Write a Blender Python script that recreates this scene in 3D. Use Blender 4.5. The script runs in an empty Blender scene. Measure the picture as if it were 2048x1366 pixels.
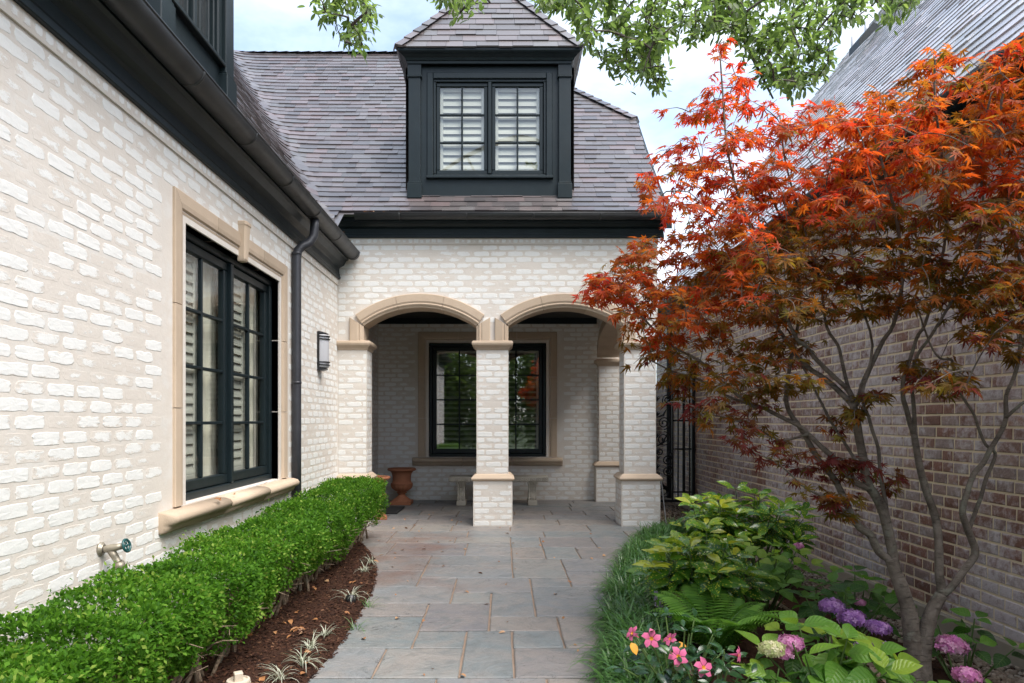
import bpy, math, random
import numpy as np
from mathutils import Vector, Matrix, noise as mnoise
random.seed(7)
rng = np.random.default_rng(7)
PI = math.pi
scene = bpy.context.scene
COL = scene.collection

# ---------------------------------------------------------------- camera
CAMH, FPX, VX, VY = 1.27, 1365.0, 1005.0, 840.0
cam_data = bpy.data.cameras.new("camera")
cam = bpy.data.objects.new("camera", cam_data)
COL.objects.link(cam)
cam.location = (0, 0, CAMH)
cam.rotation_euler = (PI / 2, 0, 0)
cam_data.sensor_width = 36.0
cam_data.lens = FPX / 2048 * 36
cam_data.shift_x = (1024 - VX) / 2048
cam_data.shift_y = (VY - 683) / 2048
cam_data.clip_start = 0.05
cam_data.clip_end = 600
scene.camera = cam

# ---------------------------------------------------------------- sky, sun, exposure
SUN_EL, SUN_AZ = math.radians(58), math.radians(134)   # azimuth measured clockwise from +Y
world = bpy.data.worlds.new("World")
scene.world = world
world.use_nodes = True
wn = world.node_tree
wn.nodes.clear()
w_out = wn.nodes.new("ShaderNodeOutputWorld")
w_bg = wn.nodes.new("ShaderNodeBackground")
w_sky = wn.nodes.new("ShaderNodeTexSky")
w_sky.sky_type = 'NISHITA'
w_sky.sun_disc = False
w_sky.sun_elevation = SUN_EL
w_sky.sun_rotation = SUN_AZ
w_sky.altitude = 100
w_sky.air_density = 1.0
w_sky.dust_density = 1.5
w_sky.ozone_density = 1.2
w_tc = wn.nodes.new("ShaderNodeTexCoord")
w_map = wn.nodes.new("ShaderNodeMapping")
w_map.inputs['Scale'].default_value = (1.0, 1.0, 2.2)
w_map.inputs['Location'].default_value = (3.1, 0.7, 0.4)
w_no = wn.nodes.new("ShaderNodeTexNoise")
w_no.inputs['Scale'].default_value = 2.1
w_no.inputs['Detail'].default_value = 7
w_no.inputs['Roughness'].default_value = 0.55
w_rp = wn.nodes.new("ShaderNodeValToRGB")
w_rp.color_ramp.elements[0].position = 0.40
w_rp.color_ramp.elements[0].color = (0.11, 0.11, 0.11, 1)
w_rp.color_ramp.elements[1].position = 0.68
w_rp.color_ramp.elements[1].color = (0.97, 0.97, 0.97, 1)
w_mix = wn.nodes.new("ShaderNodeMixRGB")
w_mix.inputs[2].default_value = (4.75, 5.15, 5.65, 1)      # cloud white, in the units of the sky texture
wl = wn.links.new
wl(w_tc.outputs['Generated'], w_map.inputs['Vector'])
wl(w_map.outputs['Vector'], w_no.inputs['Vector'])
wl(w_no.outputs['Fac'], w_rp.inputs['Fac'])
wl(w_rp.outputs['Color'], w_mix.inputs[0])
wl(w_sky.outputs['Color'], w_mix.inputs[1])
wl(w_mix.outputs[0], w_bg.inputs['Color'])
wl(w_bg.outputs[0], w_out.inputs['Surface'])
w_bg.inputs['Strength'].default_value = 0.10

sun_d = bpy.data.lights.new("sun", 'SUN')
sun_d.energy = 2.05
sun_d.angle = math.radians(48)
sun_d.color = (1.0, 0.955, 0.895)
sun = bpy.data.objects.new("sun", sun_d)
COL.objects.link(sun)
sdir = Vector((math.sin(SUN_AZ) * math.cos(SUN_EL), math.cos(SUN_AZ) * math.cos(SUN_EL), math.sin(SUN_EL)))
sun.rotation_euler = (-sdir).to_track_quat('-Z', 'Y').to_euler()
sun.location = (4, -4, 12)

vs = scene.view_settings
vs.view_transform = 'Standard'
vs.look = 'None'
vs.gamma = 1
vs.use_curve_mapping = False
vs.exposure = 1.87
scene.render.engine = 'CYCLES'
cy = scene.cycles
cy.use_denoising = True
cy.max_bounces = 10
cy.diffuse_bounces = 7
cy.glossy_bounces = 3
cy.transmission_bounces = 4
cy.transparent_max_bounces = 12
cy.sample_clamp_indirect = 8

# ---------------------------------------------------------------- helpers
def P(x, y, Y):
    """the place that photograph point (x, y) has at distance Y"""
    return Vector(((x - VX) / FPX * Y, Y, CAMH + (VY - y) / FPX * Y))

def proj(p):
    Y = max(p[1], 1e-3)
    return VX + p[0] / Y * FPX, VY - (p[2] - CAMH) / Y * FPX

def in_frame(p, m=0):
    if p[1] < 0.5: return False
    x, y = proj(p)
    return -m < x < 2048 + m and -m < y < 1366 + m

class MB:
    """collects faces, then links them as ONE mesh object"""
    def __init__(s):
        s.v, s.f, s.rnd, s.edge, s.vv = [], [], [], [], []
    def add(s, vs, fs, rnd=0.0, edge=None, vv=None):
        b = len(s.v)
        s.v += [tuple(q) for q in vs]
        s.f += [tuple(i + b for i in f) for f in fs]
        n = len(vs)
        s.rnd += [rnd] * n if not isinstance(rnd, (list, tuple)) else list(rnd)
        s.edge += [0.0] * n if edge is None else list(edge)
        s.vv += [0.0] * n if vv is None else list(vv)
        return s
    def box(s, x0, x1, y0, y1, z0, z1, rnd=0.0, M=None):
        vs = [(x0, y0, z0), (x1, y0, z0), (x1, y1, z0), (x0, y1, z0), (x0, y0, z1), (x1, y0, z1), (x1, y1, z1), (x0, y1, z1)]
        if M is not None: vs = [M @ Vector(q) for q in vs]
        return s.add(vs, [(0, 3, 2, 1), (4, 5, 6, 7), (0, 1, 5, 4), (1, 2, 6, 5), (2, 3, 7, 6), (3, 0, 4, 7)], rnd)
    def bbox(s, x0, x1, y0, y1, z0, z1, b=0.006, rnd=0.0, M=None):
        """bevelled box"""
        vs, idx = [], {}
        for i, sx in enumerate((0, 1)):
            for j, sy in enumerate((0, 1)):
                for k, sz in enumerate((0, 1)):
                    c = ((x0, x1)[sx], (y0, y1)[sy], (z0, z1)[sz])
                    d = (b if sx == 0 else -b, b if sy == 0 else -b, b if sz == 0 else -b)
                    for a in range(3):
                        q = [c[t] + (0 if t == a else d[t]) for t in range(3)]
                        idx[(sx, sy, sz, a)] = len(vs); vs.append(tuple(q))
        fs = []
        I = idx
        for a in range(3):
            o = [t for t in range(3) if t != a]
            for sd in (0, 1):
                q = []
                for (u, w) in ((0, 0), (1, 0), (1, 1), (0, 1)):
                    k = [0, 0, 0]; k[a] = sd; k[o[0]] = u; k[o[1]] = w
                    q.append(I[(k[0], k[1], k[2], a)])
                fs.append(tuple(q))
            for (u, w) in ((0, 0), (1, 0), (1, 1), (0, 1)):
                k0 = [0, 0, 0]; k0[o[0]] = u; k0[o[1]] = w; k0[a] = 0
                k1 = list(k0); k1[a] = 1
                fs.append((I[(*k0, o[0])], I[(*k1, o[0])], I[(*k1, o[1])], I[(*k0, o[1])]))
        for sx in (0, 1):
            for sy in (0, 1):
                for sz in (0, 1):
                    fs.append(tuple(I[(sx, sy, sz, a)] for a in range(3)))
        if M is not None: vs = [M @ Vector(q) for q in vs]
        return s.add(vs, fs, rnd)
    def tube(s, pts, radii, n=8, rnd=0.0, cap=True):
        pts = [Vector(p) for p in pts]
        if not isinstance(radii, (list, tuple)): radii = [radii] * len(pts)
        base = len(s.v); vs = []
        t0 = (pts[1] - pts[0]).normalized()
        up = Vector((0, 0, 1)) if abs(t0.z) < 0.9 else Vector((1, 0, 0))
        u = t0.cross(up).normalized()
        for i, p in enumerate(pts):
            t = (pts[min(i + 1, len(pts) - 1)] - pts[max(i - 1, 0)]).normalized()
            u = (u - t * u.dot(t)).normalized()
            w = t.cross(u)
            for k in range(n):
                a = 2 * PI * k / n
                vs.append(p + (u * math.cos(a) + w * math.sin(a)) * radii[i])
        fs = []
        for i in range(len(pts) - 1):
            for k in range(n):
                a, b = i * n + k, i * n + (k + 1) % n
                fs.append((a, b, b + n, a + n))
        if cap:
            fs.append(tuple(reversed(range(n))))
            fs.append(tuple(range((len(pts) - 1) * n, len(pts) * n)))
        return s.add(vs, fs, rnd)
    def lathe(s, prof, c=(0, 0, 0), n=24, rnd=0.0, axis='Z', a0=0, a1=2 * PI, M=None):
        full = abs(a1 - a0 - 2 * PI) < 1e-6
        m = n if full else n + 1
        vs = []
        for (r, z) in prof:
            for k in range(m):
                a = a0 + (a1 - a0) * k / n
                vs.append(Vector((r * math.cos(a), r * math.sin(a), z)))
        if M is not None: vs = [M @ q for q in vs]
        vs = [q + Vector(c) for q in vs]
        fs = []
        for i in range(len(prof) - 1):
            for k in range(n):
                a, b = i * m + k, i * m + (k + 1) % m
                fs.append((a, b, b + m, a + m))
        return s.add(vs, fs, rnd)
    def loft(s, rings, closed_ring=True, cap=True, rnd=0.0):
        n = len(rings[0]); vs = [q for r in rings for q in r]; fs = []
        for i in range(len(rings) - 1):
            for k in range(n if closed_ring else n - 1):
                a, b = i * n + k, i * n + (k + 1) % n
                fs.append((a, b, b + n, a + n))
        if cap and closed_ring:
            fs.append(tuple(reversed(range(n))))
            fs.append(tuple(range((len(rings) - 1) * n, len(rings) * n)))
        return s.add(vs, fs, rnd)
    def mesh(s, name, mat, smooth=False):
        me = bpy.data.meshes.new(name)
        me.from_pydata([tuple(q) for q in s.v], [], s.f)
        for nm, arr in (('rnd', s.rnd), ('edge', s.edge), ('vv', s.vv)):
            if any(arr):
                at = me.attributes.new(nm, 'FLOAT', 'POINT')
                at.data.foreach_set('value', np.array(arr, dtype=np.float32))
        if mat is not None: me.materials.append(mat)
        if smooth: me.polygons.foreach_set('use_smooth', [True] * len(me.polygons))
        me.update()
        return me
    def build(s, name, mat, parent=None, smooth=False, kind=None, label=None):
        return put(name, s.mesh(name, mat, smooth), parent, kind=kind, label=label)

def put(name, me, parent=None, M=None, kind=None, label=None):
    o = bpy.data.objects.new(name, me)
    COL.objects.link(o)
    if parent is not None: o.parent = parent
    if M is not None: o.matrix_basis = M
    if kind: o['kind'] = kind
    if label: o['label'] = label
    return o

def thing(name, label, cat, loc=(0, 0, 0), group=None):
    o = bpy.data.objects.new(name, None)
    COL.objects.link(o)
    o.location = loc
    o.empty_display_size = 0.2
    tag(o, label, cat, group)
    return o

def tag(o, label, cat=None, group=None, kind=None):
    if label: o['label'] = label
    if cat: o['category'] = cat
    if group: o['group'] = group
    if kind: o['kind'] = kind
    return o

def scatter(tv, tf, mats, rnd=None, tedge=None, tvv=None):
    """numpy: many copies of a template joined into arrays for big_mesh; mats (m,3,4)"""
    tv = np.asarray(tv, float); m = len(mats); n = len(tv)
    V = np.einsum('mij,nj->mni', mats[:, :, :3], tv) + mats[:, None, :, 3]
    off = (np.arange(m) * n)
    polys = []
    for f in tf: polys.append(np.asarray(f)[None, :] + off[:, None])
    at = {'rnd': np.repeat(rnd, n) if rnd is not None else np.zeros(m * n),
          'edge': np.tile(tedge, m) if tedge is not None else np.zeros(m * n),
          'vv': np.tile(tvv, m) if tvv is not None else np.zeros(m * n)}
    return V.reshape(-1, 3), polys, at

def big_mesh(name, chunks, mat, smooth=False):
    vb = 0; Vs, loops, starts, ats = [], [], [], {'rnd': [], 'edge': [], 'vv': []}
    ls = 0
    for V, polys, at in chunks:
        Vs.append(V)
        for pl in polys:
            k = pl.shape[1]
            loops.append((pl + vb).ravel())
            starts.append(ls + np.arange(len(pl)) * k)
            ls += pl.size
        for a in ats: ats[a].append(at[a])
        vb += len(V)
    V = np.concatenate(Vs).astype(np.float32)
    L = np.concatenate(loops).astype(np.int32); S = np.concatenate(starts).astype(np.int32)
    me = bpy.data.meshes.new(name)
    me.vertices.add(len(V)); me.vertices.foreach_set('co', V.ravel())
    me.loops.add(len(L)); me.loops.foreach_set('vertex_index', L)
    me.polygons.add(len(S)); me.polygons.foreach_set('loop_start', S)
    me.update(calc_edges=True)
    for a in ats:
        x = np.concatenate(ats[a]).astype(np.float32)
        if np.any(x):
            t = me.attributes.new(a, 'FLOAT', 'POINT'); t.data.foreach_set('value', x)
    if mat is not None: me.materials.append(mat)
    if smooth: me.polygons.foreach_set('use_smooth', np.ones(len(S), bool))
    me.validate()
    return me

def norm(a):
    return a / np.maximum(np.linalg.norm(a, axis=-1, keepdims=True), 1e-9)

def frames(pos, axis, nrm, size, wid=None):
    """matrices (m,3,4): local +Y along axis, local Z near nrm"""
    a = norm(axis); b = norm(np.cross(a, nrm)); c = np.cross(b, a)
    M = np.empty((len(pos), 3, 4))
    w = size if wid is None else wid
    M[:, :, 0] = b * w[:, None]; M[:, :, 1] = a * size[:, None]; M[:, :, 2] = c * size[:, None]
    M[:, :, 3] = pos
    return M

def M34(m):
    return Matrix([list(m[0]), list(m[1]), list(m[2]), [0, 0, 0, 1]])

# ---------------------------------------------------------------- materials
class NT:
    def __init__(s, name):
        s.m = bpy.data.materials.new(name); s.m.use_nodes = True
        s.t = s.m.node_tree; s.t.nodes.clear()
        s.out = s.t.nodes.new("ShaderNodeOutputMaterial")
    def n(s, typ, props=None, **ins):
        nd = s.t.nodes.new("ShaderNode" + typ)
        for k, v in (props or {}).items(): setattr(nd, k, v)
        for k, v in ins.items():
            sock = nd.inputs[int(k[1:])] if k[0] == 'i' and k[1:].isdigit() else nd.inputs[k.replace('_', ' ')]
            s.set(sock, v)
        return nd
    def set(s, sock, v):
        if hasattr(v, 'is_linked') or hasattr(v, 'links') and hasattr(v, 'node'): s.t.links.new(v, sock)
        else:
            if isinstance(v, (tuple, list)) and len(v) == 3 and sock.type == 'RGBA': v = (*v, 1)
            sock.default_value = v
    def attr(s, nm): return s.n('Attribute', {'attribute_name': nm}).outputs['Fac']
    def orand(s): return s.n('ObjectInfo').outputs['Random']
    def obj(s): return s.n('TexCoord').outputs['Object']
    def geo(s): return s.n('NewGeometry').outputs['Position']
    def noise(s, scale, detail=4, rough=0.55, vec=None, dist=0.0):
        nd = s.n('TexNoise', Scale=scale, Detail=detail, Roughness=rough, Distortion=dist)
        s.t.links.new(vec if vec is not None else s.geo(), nd.inputs['Vector'])
        return nd.outputs['Fac']
    def math(s, op, a, b=0.0, c=None, clamp=False):
        nd = s.n('Math', {'operation': op, 'use_clamp': clamp}, i0=a, i1=b)
        if c is not None: s.set(nd.inputs[2], c)
        return nd.outputs[0]
    def ramp(s, fac, stops, interp='LINEAR'):
        nd = s.n('ValToRGB'); cr = nd.color_ramp; cr.interpolation = interp
        while len(cr.elements) < len(stops): cr.elements.new(0.5)
        for e, (p, c) in zip(cr.elements, stops):
            e.position = p
            e.color = (*c, 1) if isinstance(c, (tuple, list)) else (c, c, c, 1)
        s.t.links.new(fac, nd.inputs['Fac'])
        return nd.outputs['Color']
    def mix(s, fac, a, b, mode='MIX'):
        return s.n('MixRGB', {'blend_type': mode}, i0=fac, i1=a, i2=b).outputs[0]
    def bump(s, h, strength=0.3, dist=0.01, normal=None):
        nd = s.n('Bump', Strength=strength, Distance=dist, Height=h)
        if normal is not None: s.t.links.new(normal, nd.inputs['Normal'])
        return nd.outputs['Normal']
    def pbr(s, col, rough=0.6, normal=None, metal=0.0, spec=0.5, coat=0.0):
        nd = s.n('BsdfPrincipled', Base_Color=col, Roughness=rough, Metallic=metal)
        nd.inputs['Specular IOR Level'].default_value = spec
        if coat:
            nd.inputs['Coat Weight'].default_value = coat
            nd.inputs['Coat Roughness'].default_value = 0.3
        if normal is not None: s.t.links.new(normal, nd.inputs['Normal'])
        return nd.outputs[0]
    def done(s, shader):
        s.t.links.new(shader, s.out.inputs['Surface']); return s.m

def simple(name, col, rough=0.5, metal=0.0, nscale=0, namp=0.15, bump=0.0, bscale=60, spec=0.5, coat=0.0):
    t = NT(name); c = col
    if nscale:
        k = t.noise(nscale, 5)
        c = t.mix(k, tuple(x * (1 - namp * 1.6) for x in col), tuple(min(1, x * (1 + namp)) for x in col))
    nm = t.bump(t.noise(bscale, 4), bump, 0.004) if bump else None
    if nscale: rough = t.n('MapRange', Value=t.noise(7, 6, 0.7), i3=rough * 0.75, i4=rough * 1.4).outputs[0]
    return t.done(t.pbr(c, rough, nm, metal, spec, coat))

MORTAR_A, MORTAR_B = (0.575, 0.522, 0.462), (0.670, 0.620, 0.562)
WHITE_A, WHITE_B = (0.67, 0.663, 0.635), (0.755, 0.75, 0.725)

def mat_mortar():
    t = NT("whitewash_mortar")
    a = t.noise(1.3, 4); b = t.noise(14, 6, 0.65)
    c = t.mix(a, MORTAR_A, MORTAR_B)
    sm = t.ramp(t.math('ADD', t.math('MULTIPLY', t.noise(5.0, 5, 0.6), 0.6), t.math('MULTIPLY', b, 0.4)), [(0.50, 0.0), (0.60, 1.0)])
    c = t.mix(t.math('MULTIPLY', sm, 0.42), c, WHITE_A)
    c = t.mix(t.math('MULTIPLY', t.ramp(t.noise(0.8, 5, 0.7), [(0.52, 0.0), (0.75, 1.0)]), 0.35), c, (0.44, 0.37, 0.29))
    h = t.math('ADD', t.math('MULTIPLY', t.noise(9, 5), 1.0), t.math('MULTIPLY', t.noise(70, 4, 0.6), 0.35))
    return t.done(t.pbr(c, 0.9, t.bump(h, 0.4, 0.008), spec=0.2))
def mat_whitebrick():
    t = NT("whitewashed_brick")
    r = t.attr('rnd')
    e = t.attr('edge')
    mp = t.n('Mapping', Vector=t.geo()); mp.inputs['Scale'].default_value = (1, 1, 2.3)
    nz = t.math('SUBTRACT', t.noise(26, 8, 0.82, vec=mp.outputs['Vector']), 0.5)
    nz2 = t.math('SUBTRACT', t.noise(7, 3, 0.5, vec=mp.outputs['Vector']), 0.5)
    thr = t.math('ADD', 0.05, t.math('MULTIPLY', t.math('POWER', r, 2.2), 0.78))
    v = t.math('ADD', e, t.math('ADD', t.math('MULTIPLY', nz, 1.7), t.math('MULTIPLY', nz2, 1.3)))
    fac = t.math('MULTIPLY', t.math('SUBTRACT', v, thr), 8.0, clamp=True)
    mort = t.mix(t.noise(1.3, 4), MORTAR_A, MORTAR_B)
    wh = t.mix(t.noise(11, 5, 0.6), WHITE_A, WHITE_B)
    wh = t.mix(t.math('MULTIPLY', t.ramp(t.noise(30, 5, 0.7), [(0.55, 0.0), (0.68, 1.0)]), 0.4), wh, MORTAR_B)
    c = t.mix(fac, mort, wh)
    h = t.math('ADD', t.math('MULTIPLY', fac, 0.35), t.math('ADD', t.noise(26, 5), t.math('MULTIPLY', t.noise(110, 3), 0.3)))
    return t.done(t.pbr(c, 0.85, t.bump(h, 0.35, 0.005), spec=0.25))
M_MORTAR = mat_mortar(); M_WBRICK = mat_whitebrick()

def mat_redbrick():
    t = NT("dark_red_brick")
    r = t.math('FRACT', t.math('ADD', t.attr('rnd'), t.orand()))
    c = t.ramp(r, [(0.0, (0.18, 0.084, 0.060)), (0.3, (0.28, 0.132, 0.092)), (0.55, (0.28, 0.190, 0.165)), (0.8, (0.37, 0.295, 0.275)), (1.0, (0.38, 0.21, 0.15))])
    c = t.mix(t.noise(28, 6, 0.65), c, t.mix(0.55, c, (0.035, 0.022, 0.022)))
    ch = t.ramp(t.math('ADD', t.math('MULTIPLY', t.noise(1.1, 3), 0.5), t.math('MULTIPLY', t.noise(17, 6, 0.7), 0.5)), [(0.45, 0.0), (0.57, 1.0)])
    c = t.mix(t.math('MULTIPLY', ch, 0.66), c, (0.62, 0.58, 0.60))
    h = t.math('ADD', t.noise(22, 5, 0.6), t.math('MULTIPLY', t.noise(90, 4), 0.4))
    return t.done(t.pbr(c, 0.55, t.bump(h, 0.8, 0.010), spec=0.5))
M_RBRICK = mat_redbrick()
def mat_rmortar():
    t = NT("tan_mortar")
    c = t.mix(t.noise(12, 5), (0.62, 0.52, 0.36), (0.74, 0.64, 0.47))
    return t.done(t.pbr(c, 0.95, t.bump(t.noise(80, 4), 0.5, 0.004), spec=0.2))
M_RMORTAR = mat_rmortar()
def mat_stone(name, a, b):
    t = NT(name)
    r = t.math('FRACT', t.math('ADD', t.attr('rnd'), t.orand()))
    c = t.mix(t.noise(6, 6, 0.6), a, b)
    c = t.mix(t.math('MULTIPLY', r, 0.5), c, tuple(x * 0.75 for x in a))
    c = t.mix(t.math('MULTIPLY', t.ramp(t.noise(2.2, 5, 0.7), [(0.5, 0.0), (0.8, 1.0)]), 0.35), c, tuple(x * 0.62 for x in a))
    h = t.math('ADD', t.noise(120, 4, 0.6), t.math('MULTIPLY', t.noise(14, 4), 0.5))
    return t.done(t.pbr(c, 0.85, t.bump(h, 0.3, 0.004), spec=0.25))
M_STONE = mat_stone("cast_limestone", (0.455, 0.350, 0.255), (0.575, 0.460, 0.350))
M_BENCH = mat_stone("cast_concrete", (0.44, 0.40, 0.33), (0.60, 0.55, 0.47))
M_FOOT = mat_stone("footing_concrete", (0.26, 0.22, 0.17), (0.38, 0.33, 0.26))
M_TERRA = mat_stone("terracotta", (0.30, 0.115, 0.06), (0.40, 0.175, 0.095))
M_TRIM = simple("dark_green_black_paint", (0.008, 0.0150, 0.0180), 0.38, nscale=6, namp=0.2, bump=0.08, bscale=40, spec=0.28)
M_GUTTER = simple("bronze_metal", (0.046, 0.048, 0.050), 0.42, metal=0.35, nscale=5, namp=0.35, bump=0.05)
M_SPOUT = simple("dark_slate_downspout_paint", (0.040, 0.042, 0.050), 0.42, metal=0.2, nscale=8, namp=0.25, bump=0.06)
M_IRON = simple("wrought_iron", (0.008, 0.008, 0.009), 0.45, metal=0.3, bump=0.1)
M_SHUTTER = simple("white_shutter_paint", (0.44, 0.43, 0.385), 0.5)
M_CURTAIN = simple("cream_curtain", (0.66, 0.62, 0.53), 0.9)
M_ROOM = simple("interior_wall", (0.16, 0.15, 0.14), 0.9)
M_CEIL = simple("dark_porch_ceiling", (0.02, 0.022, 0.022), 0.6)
M_FROST = simple("frosted_glass", (0.42, 0.42, 0.44), 0.35)
M_BRASS = simple("weathered_brass", (0.36, 0.32, 0.25), 0.45, metal=0.6, nscale=30, namp=0.4, bump=0.2)
M_TEAL = simple("dark_teal_enamel", (0.012, 0.065, 0.065), 0.25)
M_HOSE = simple("maroon_hose", (0.06, 0.03, 0.028), 0.4)
M_PLASTIC = simple("beige_plastic", (0.50, 0.43, 0.34), 0.55, nscale=25, namp=0.2, bump=0.1)
M_BLACKP = simple("black_plastic", (0.012, 0.012, 0.013), 0.4)
M_PIPE = simple("grey_vent_pipe", (0.42, 0.42, 0.43), 0.5)
M_MAT = simple("black_doormat_fibre", (0.014, 0.014, 0.015), 0.95, bump=0.6, bscale=250)

def mat_glass(name, refl, tint=(1, 1, 1)):
    t = NT(name)
    tr = t.n('BsdfTransparent', Color=(*tint, 1)).outputs[0]
    gl = t.n('BsdfGlossy', Color=(1, 1, 1, 1), Roughness=0.012).outputs[0]
    lw = t.math('POWER', t.n('LayerWeight', Blend=0.5).outputs['Facing'], 5.0)
    f = t.math('ADD', refl, t.math('MULTIPLY', lw, 1 - refl))
    return t.done(t.n('MixShader', i0=f, i1=tr, i2=gl).outputs[0])
M_GLASS = mat_glass("window_glass", 0.10, (0.90, 0.93, 0.90))
M_GLASS_UP = mat_glass("reflecting_window_glass", 0.45)
M_GLASS_PORCH = mat_glass("coated_window_glass", 0.20, (0.85, 0.88, 0.86))

def mat_shingle(name, light=1.0, rough=0.75, spec=0.5, coat=0.0):
    t = NT(name)
    r = t.math('FRACT', t.math('ADD', t.attr('rnd'), t.orand()))
    k = light
    c = t.ramp(r, [(0.0, (0.038 * k, 0.033 * k, 0.036 * k)), (0.25, (0.108 * k, 0.080 * k, 0.080 * k)), (0.5, (0.075 * k, 0.067 * k, 0.066 * k)),
                   (0.7, (0.145 * k, 0.100 * k, 0.100 * k)), (0.88, (0.120 * k, 0.112 * k, 0.112 * k)), (1.0, (0.055 * k, 0.046 * k, 0.050 * k))])
    g = t.noise(420, 2, 0.7)
    if k > 2: c = t.mix(0.8, c, t.mix(r, (0.40, 0.41, 0.43), (0.60, 0.61, 0.63)))  # sky sheen painted in: pale grey mixed over the shingle colour
    c = t.mix(0.65 if k < 2 else 0.25, c, t.mix(g, tuple([0.035] * 3), tuple([0.16] * 3)), 'OVERLAY')
    return t.done(t.pbr(c, rough, t.bump(g, 0.14, 0.002), spec=spec, coat=coat))
M_SHINGLE = mat_shingle("asphalt_shingle", 1.3, 0.42, 1.0, 0.5)
M_SHINGLE2 = mat_shingle("sheen_grey_shingle", 5.6, 0.28, 1.0, 0.5)  # lightened so the colour carries the glancing sky sheen

def mat_slate():
    t = NT("bluestone_paver")
    r = t.math('FRACT', t.math('ADD', t.attr('rnd'), t.orand()))
    c = t.ramp(r, [(0.0, (0.140, 0.165, 0.168)), (0.25, (0.188, 0.180, 0.182)), (0.5, (0.160, 0.186, 0.190)), (0.72, (0.222, 0.200, 0.178)), (1.0, (0.152, 0.146, 0.152))])
    lay = t.noise(2.6, 6, 0.6, dist=1.4)
    c = t.mix(t.ramp(lay, [(0.38, 0.0), (0.62, 1.0)]), c, t.mix(0.5, c, (0.240, 0.206, 0.182)))
    c = t.mix(t.ramp(t.noise(7, 6, 0.65, dist=0.8), [(0.5, 0.0), (0.75, 1.0)]), c, (0.125, 0.135, 0.135))
    cl = t.math('LESS_THAN', t.math('ABSOLUTE', t.math('SUBTRACT', t.noise(3.4, 4, 0.6, dist=2.2), 0.5)), 0.007)
    c = t.mix(t.math('MULTIPLY', cl, t.math('MULTIPLY', t.ramp(t.noise(2.3, 2), [(0.5, 0.0), (0.6, 1.0)]), 0.7)), c, (0.055, 0.052, 0.052))
    # rust coloured leaf stain towards the planting bed, a stain with a shape of its own
    sx = t.n('SeparateXYZ', i0=t.geo())
    st = t.math('MULTIPLY', t.ramp(t.math('ADD', t.math('DISTANCE', 0.0, 0.0) if False else t.noise(1.8, 5, 0.6), t.math('MULTIPLY', sx.outputs['X'], -0.16)), [(0.56, 0.0), (0.78, 1.0)]),
                t.ramp(t.math('MULTIPLY', sx.outputs['Y'], 0.1), [(0.46, 0.0), (0.56, 1.0), (0.72, 1.0), (0.80, 0.0)]))
    c = t.mix(t.math('MULTIPLY', st, 0.62), c, (0.15, 0.078, 0.055))
    h = t.math('ADD', t.noise(5, 7, 0.62, dist=1.8), t.math('MULTIPLY', t.noise(36, 5, 0.6), 0.25))
    rg = t.n('MapRange', Value=t.noise(9, 4), i3=0.36, i4=0.62).outputs[0]
    return t.done(t.pbr(c, rg, t.bump(h, 0.95, 0.016), spec=0.45))
M_SLATE = mat_slate()
def mat_joint():
    t = NT("rusty_mortar_joint")
    c = t.mix(t.noise(16, 5), (0.19, 0.135, 0.100), (0.30, 0.225, 0.170))
    return t.done(t.pbr(c, 0.95, t.bump(t.noise(150, 3), 0.5, 0.004), spec=0.15))
M_JOINT = mat_joint()
def mat_soil():
    t = NT("mulch_soil")
    c = t.mix(t.noise(30, 6, 0.7), (0.018, 0.009, 0.006), (0.075, 0.034, 0.020))
    return t.done(t.pbr(c, 0.95, t.bump(t.noise(60, 6, 0.7), 1.0, 0.02), spec=0.15))
M_SOIL = mat_soil()
def mat_chip():
    t = NT("bark_mulch_chip")
    r = t.math('FRACT', t.math('ADD', t.attr('rnd'), t.orand()))
    c = t.ramp(r, [(0.0, (0.014, 0.006, 0.004)), (0.5, (0.036, 0.014, 0.008)), (0.88, (0.062, 0.026, 0.014)), (1.0, (0.13, 0.068, 0.038))])
    return t.done(t.pbr(c, 0.9, t.bump(t.noise(90, 4), 0.5, 0.005), spec=0.2))
M_CHIP = mat_chip()
def mat_ramp(name, stops, rough=0.7, bump=0.3, bscale=60, spec=0.4):
    t = NT(name)
    r = t.math('FRACT', t.math('ADD', t.attr('rnd'), t.orand()))
    c = t.ramp(r, stops)
    c = t.mix(t.math('MULTIPLY', t.noise(bscale, 4), 0.6), c, t.mix(0.5, c, (0.02, 0.02, 0.02)))
    return t.done(t.pbr(c, rough, t.bump(t.noise(bscale, 4), bump, 0.004), spec=spec))
M_PEBBLE = mat_ramp("river_pebble", [(0.0, (0.13, 0.095, 0.065)), (0.5, (0.26, 0.19, 0.13)), (1.0, (0.36, 0.30, 0.23))])
M_DRYLEAF = mat_ramp("dry_leaf", [(0.0, (0.20, 0.075, 0.025)), (0.5, (0.34, 0.15, 0.05)), (0.8, (0.42, 0.25, 0.13)), (1.0, (0.50, 0.30, 0.20))], 0.7)
M_GROUND = mat_ramp("lawn_ground", [(0.0, (0.035, 0.06, 0.015)), (1.0, (0.05, 0.08, 0.02))], 0.95, 0.6, 30)

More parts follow.
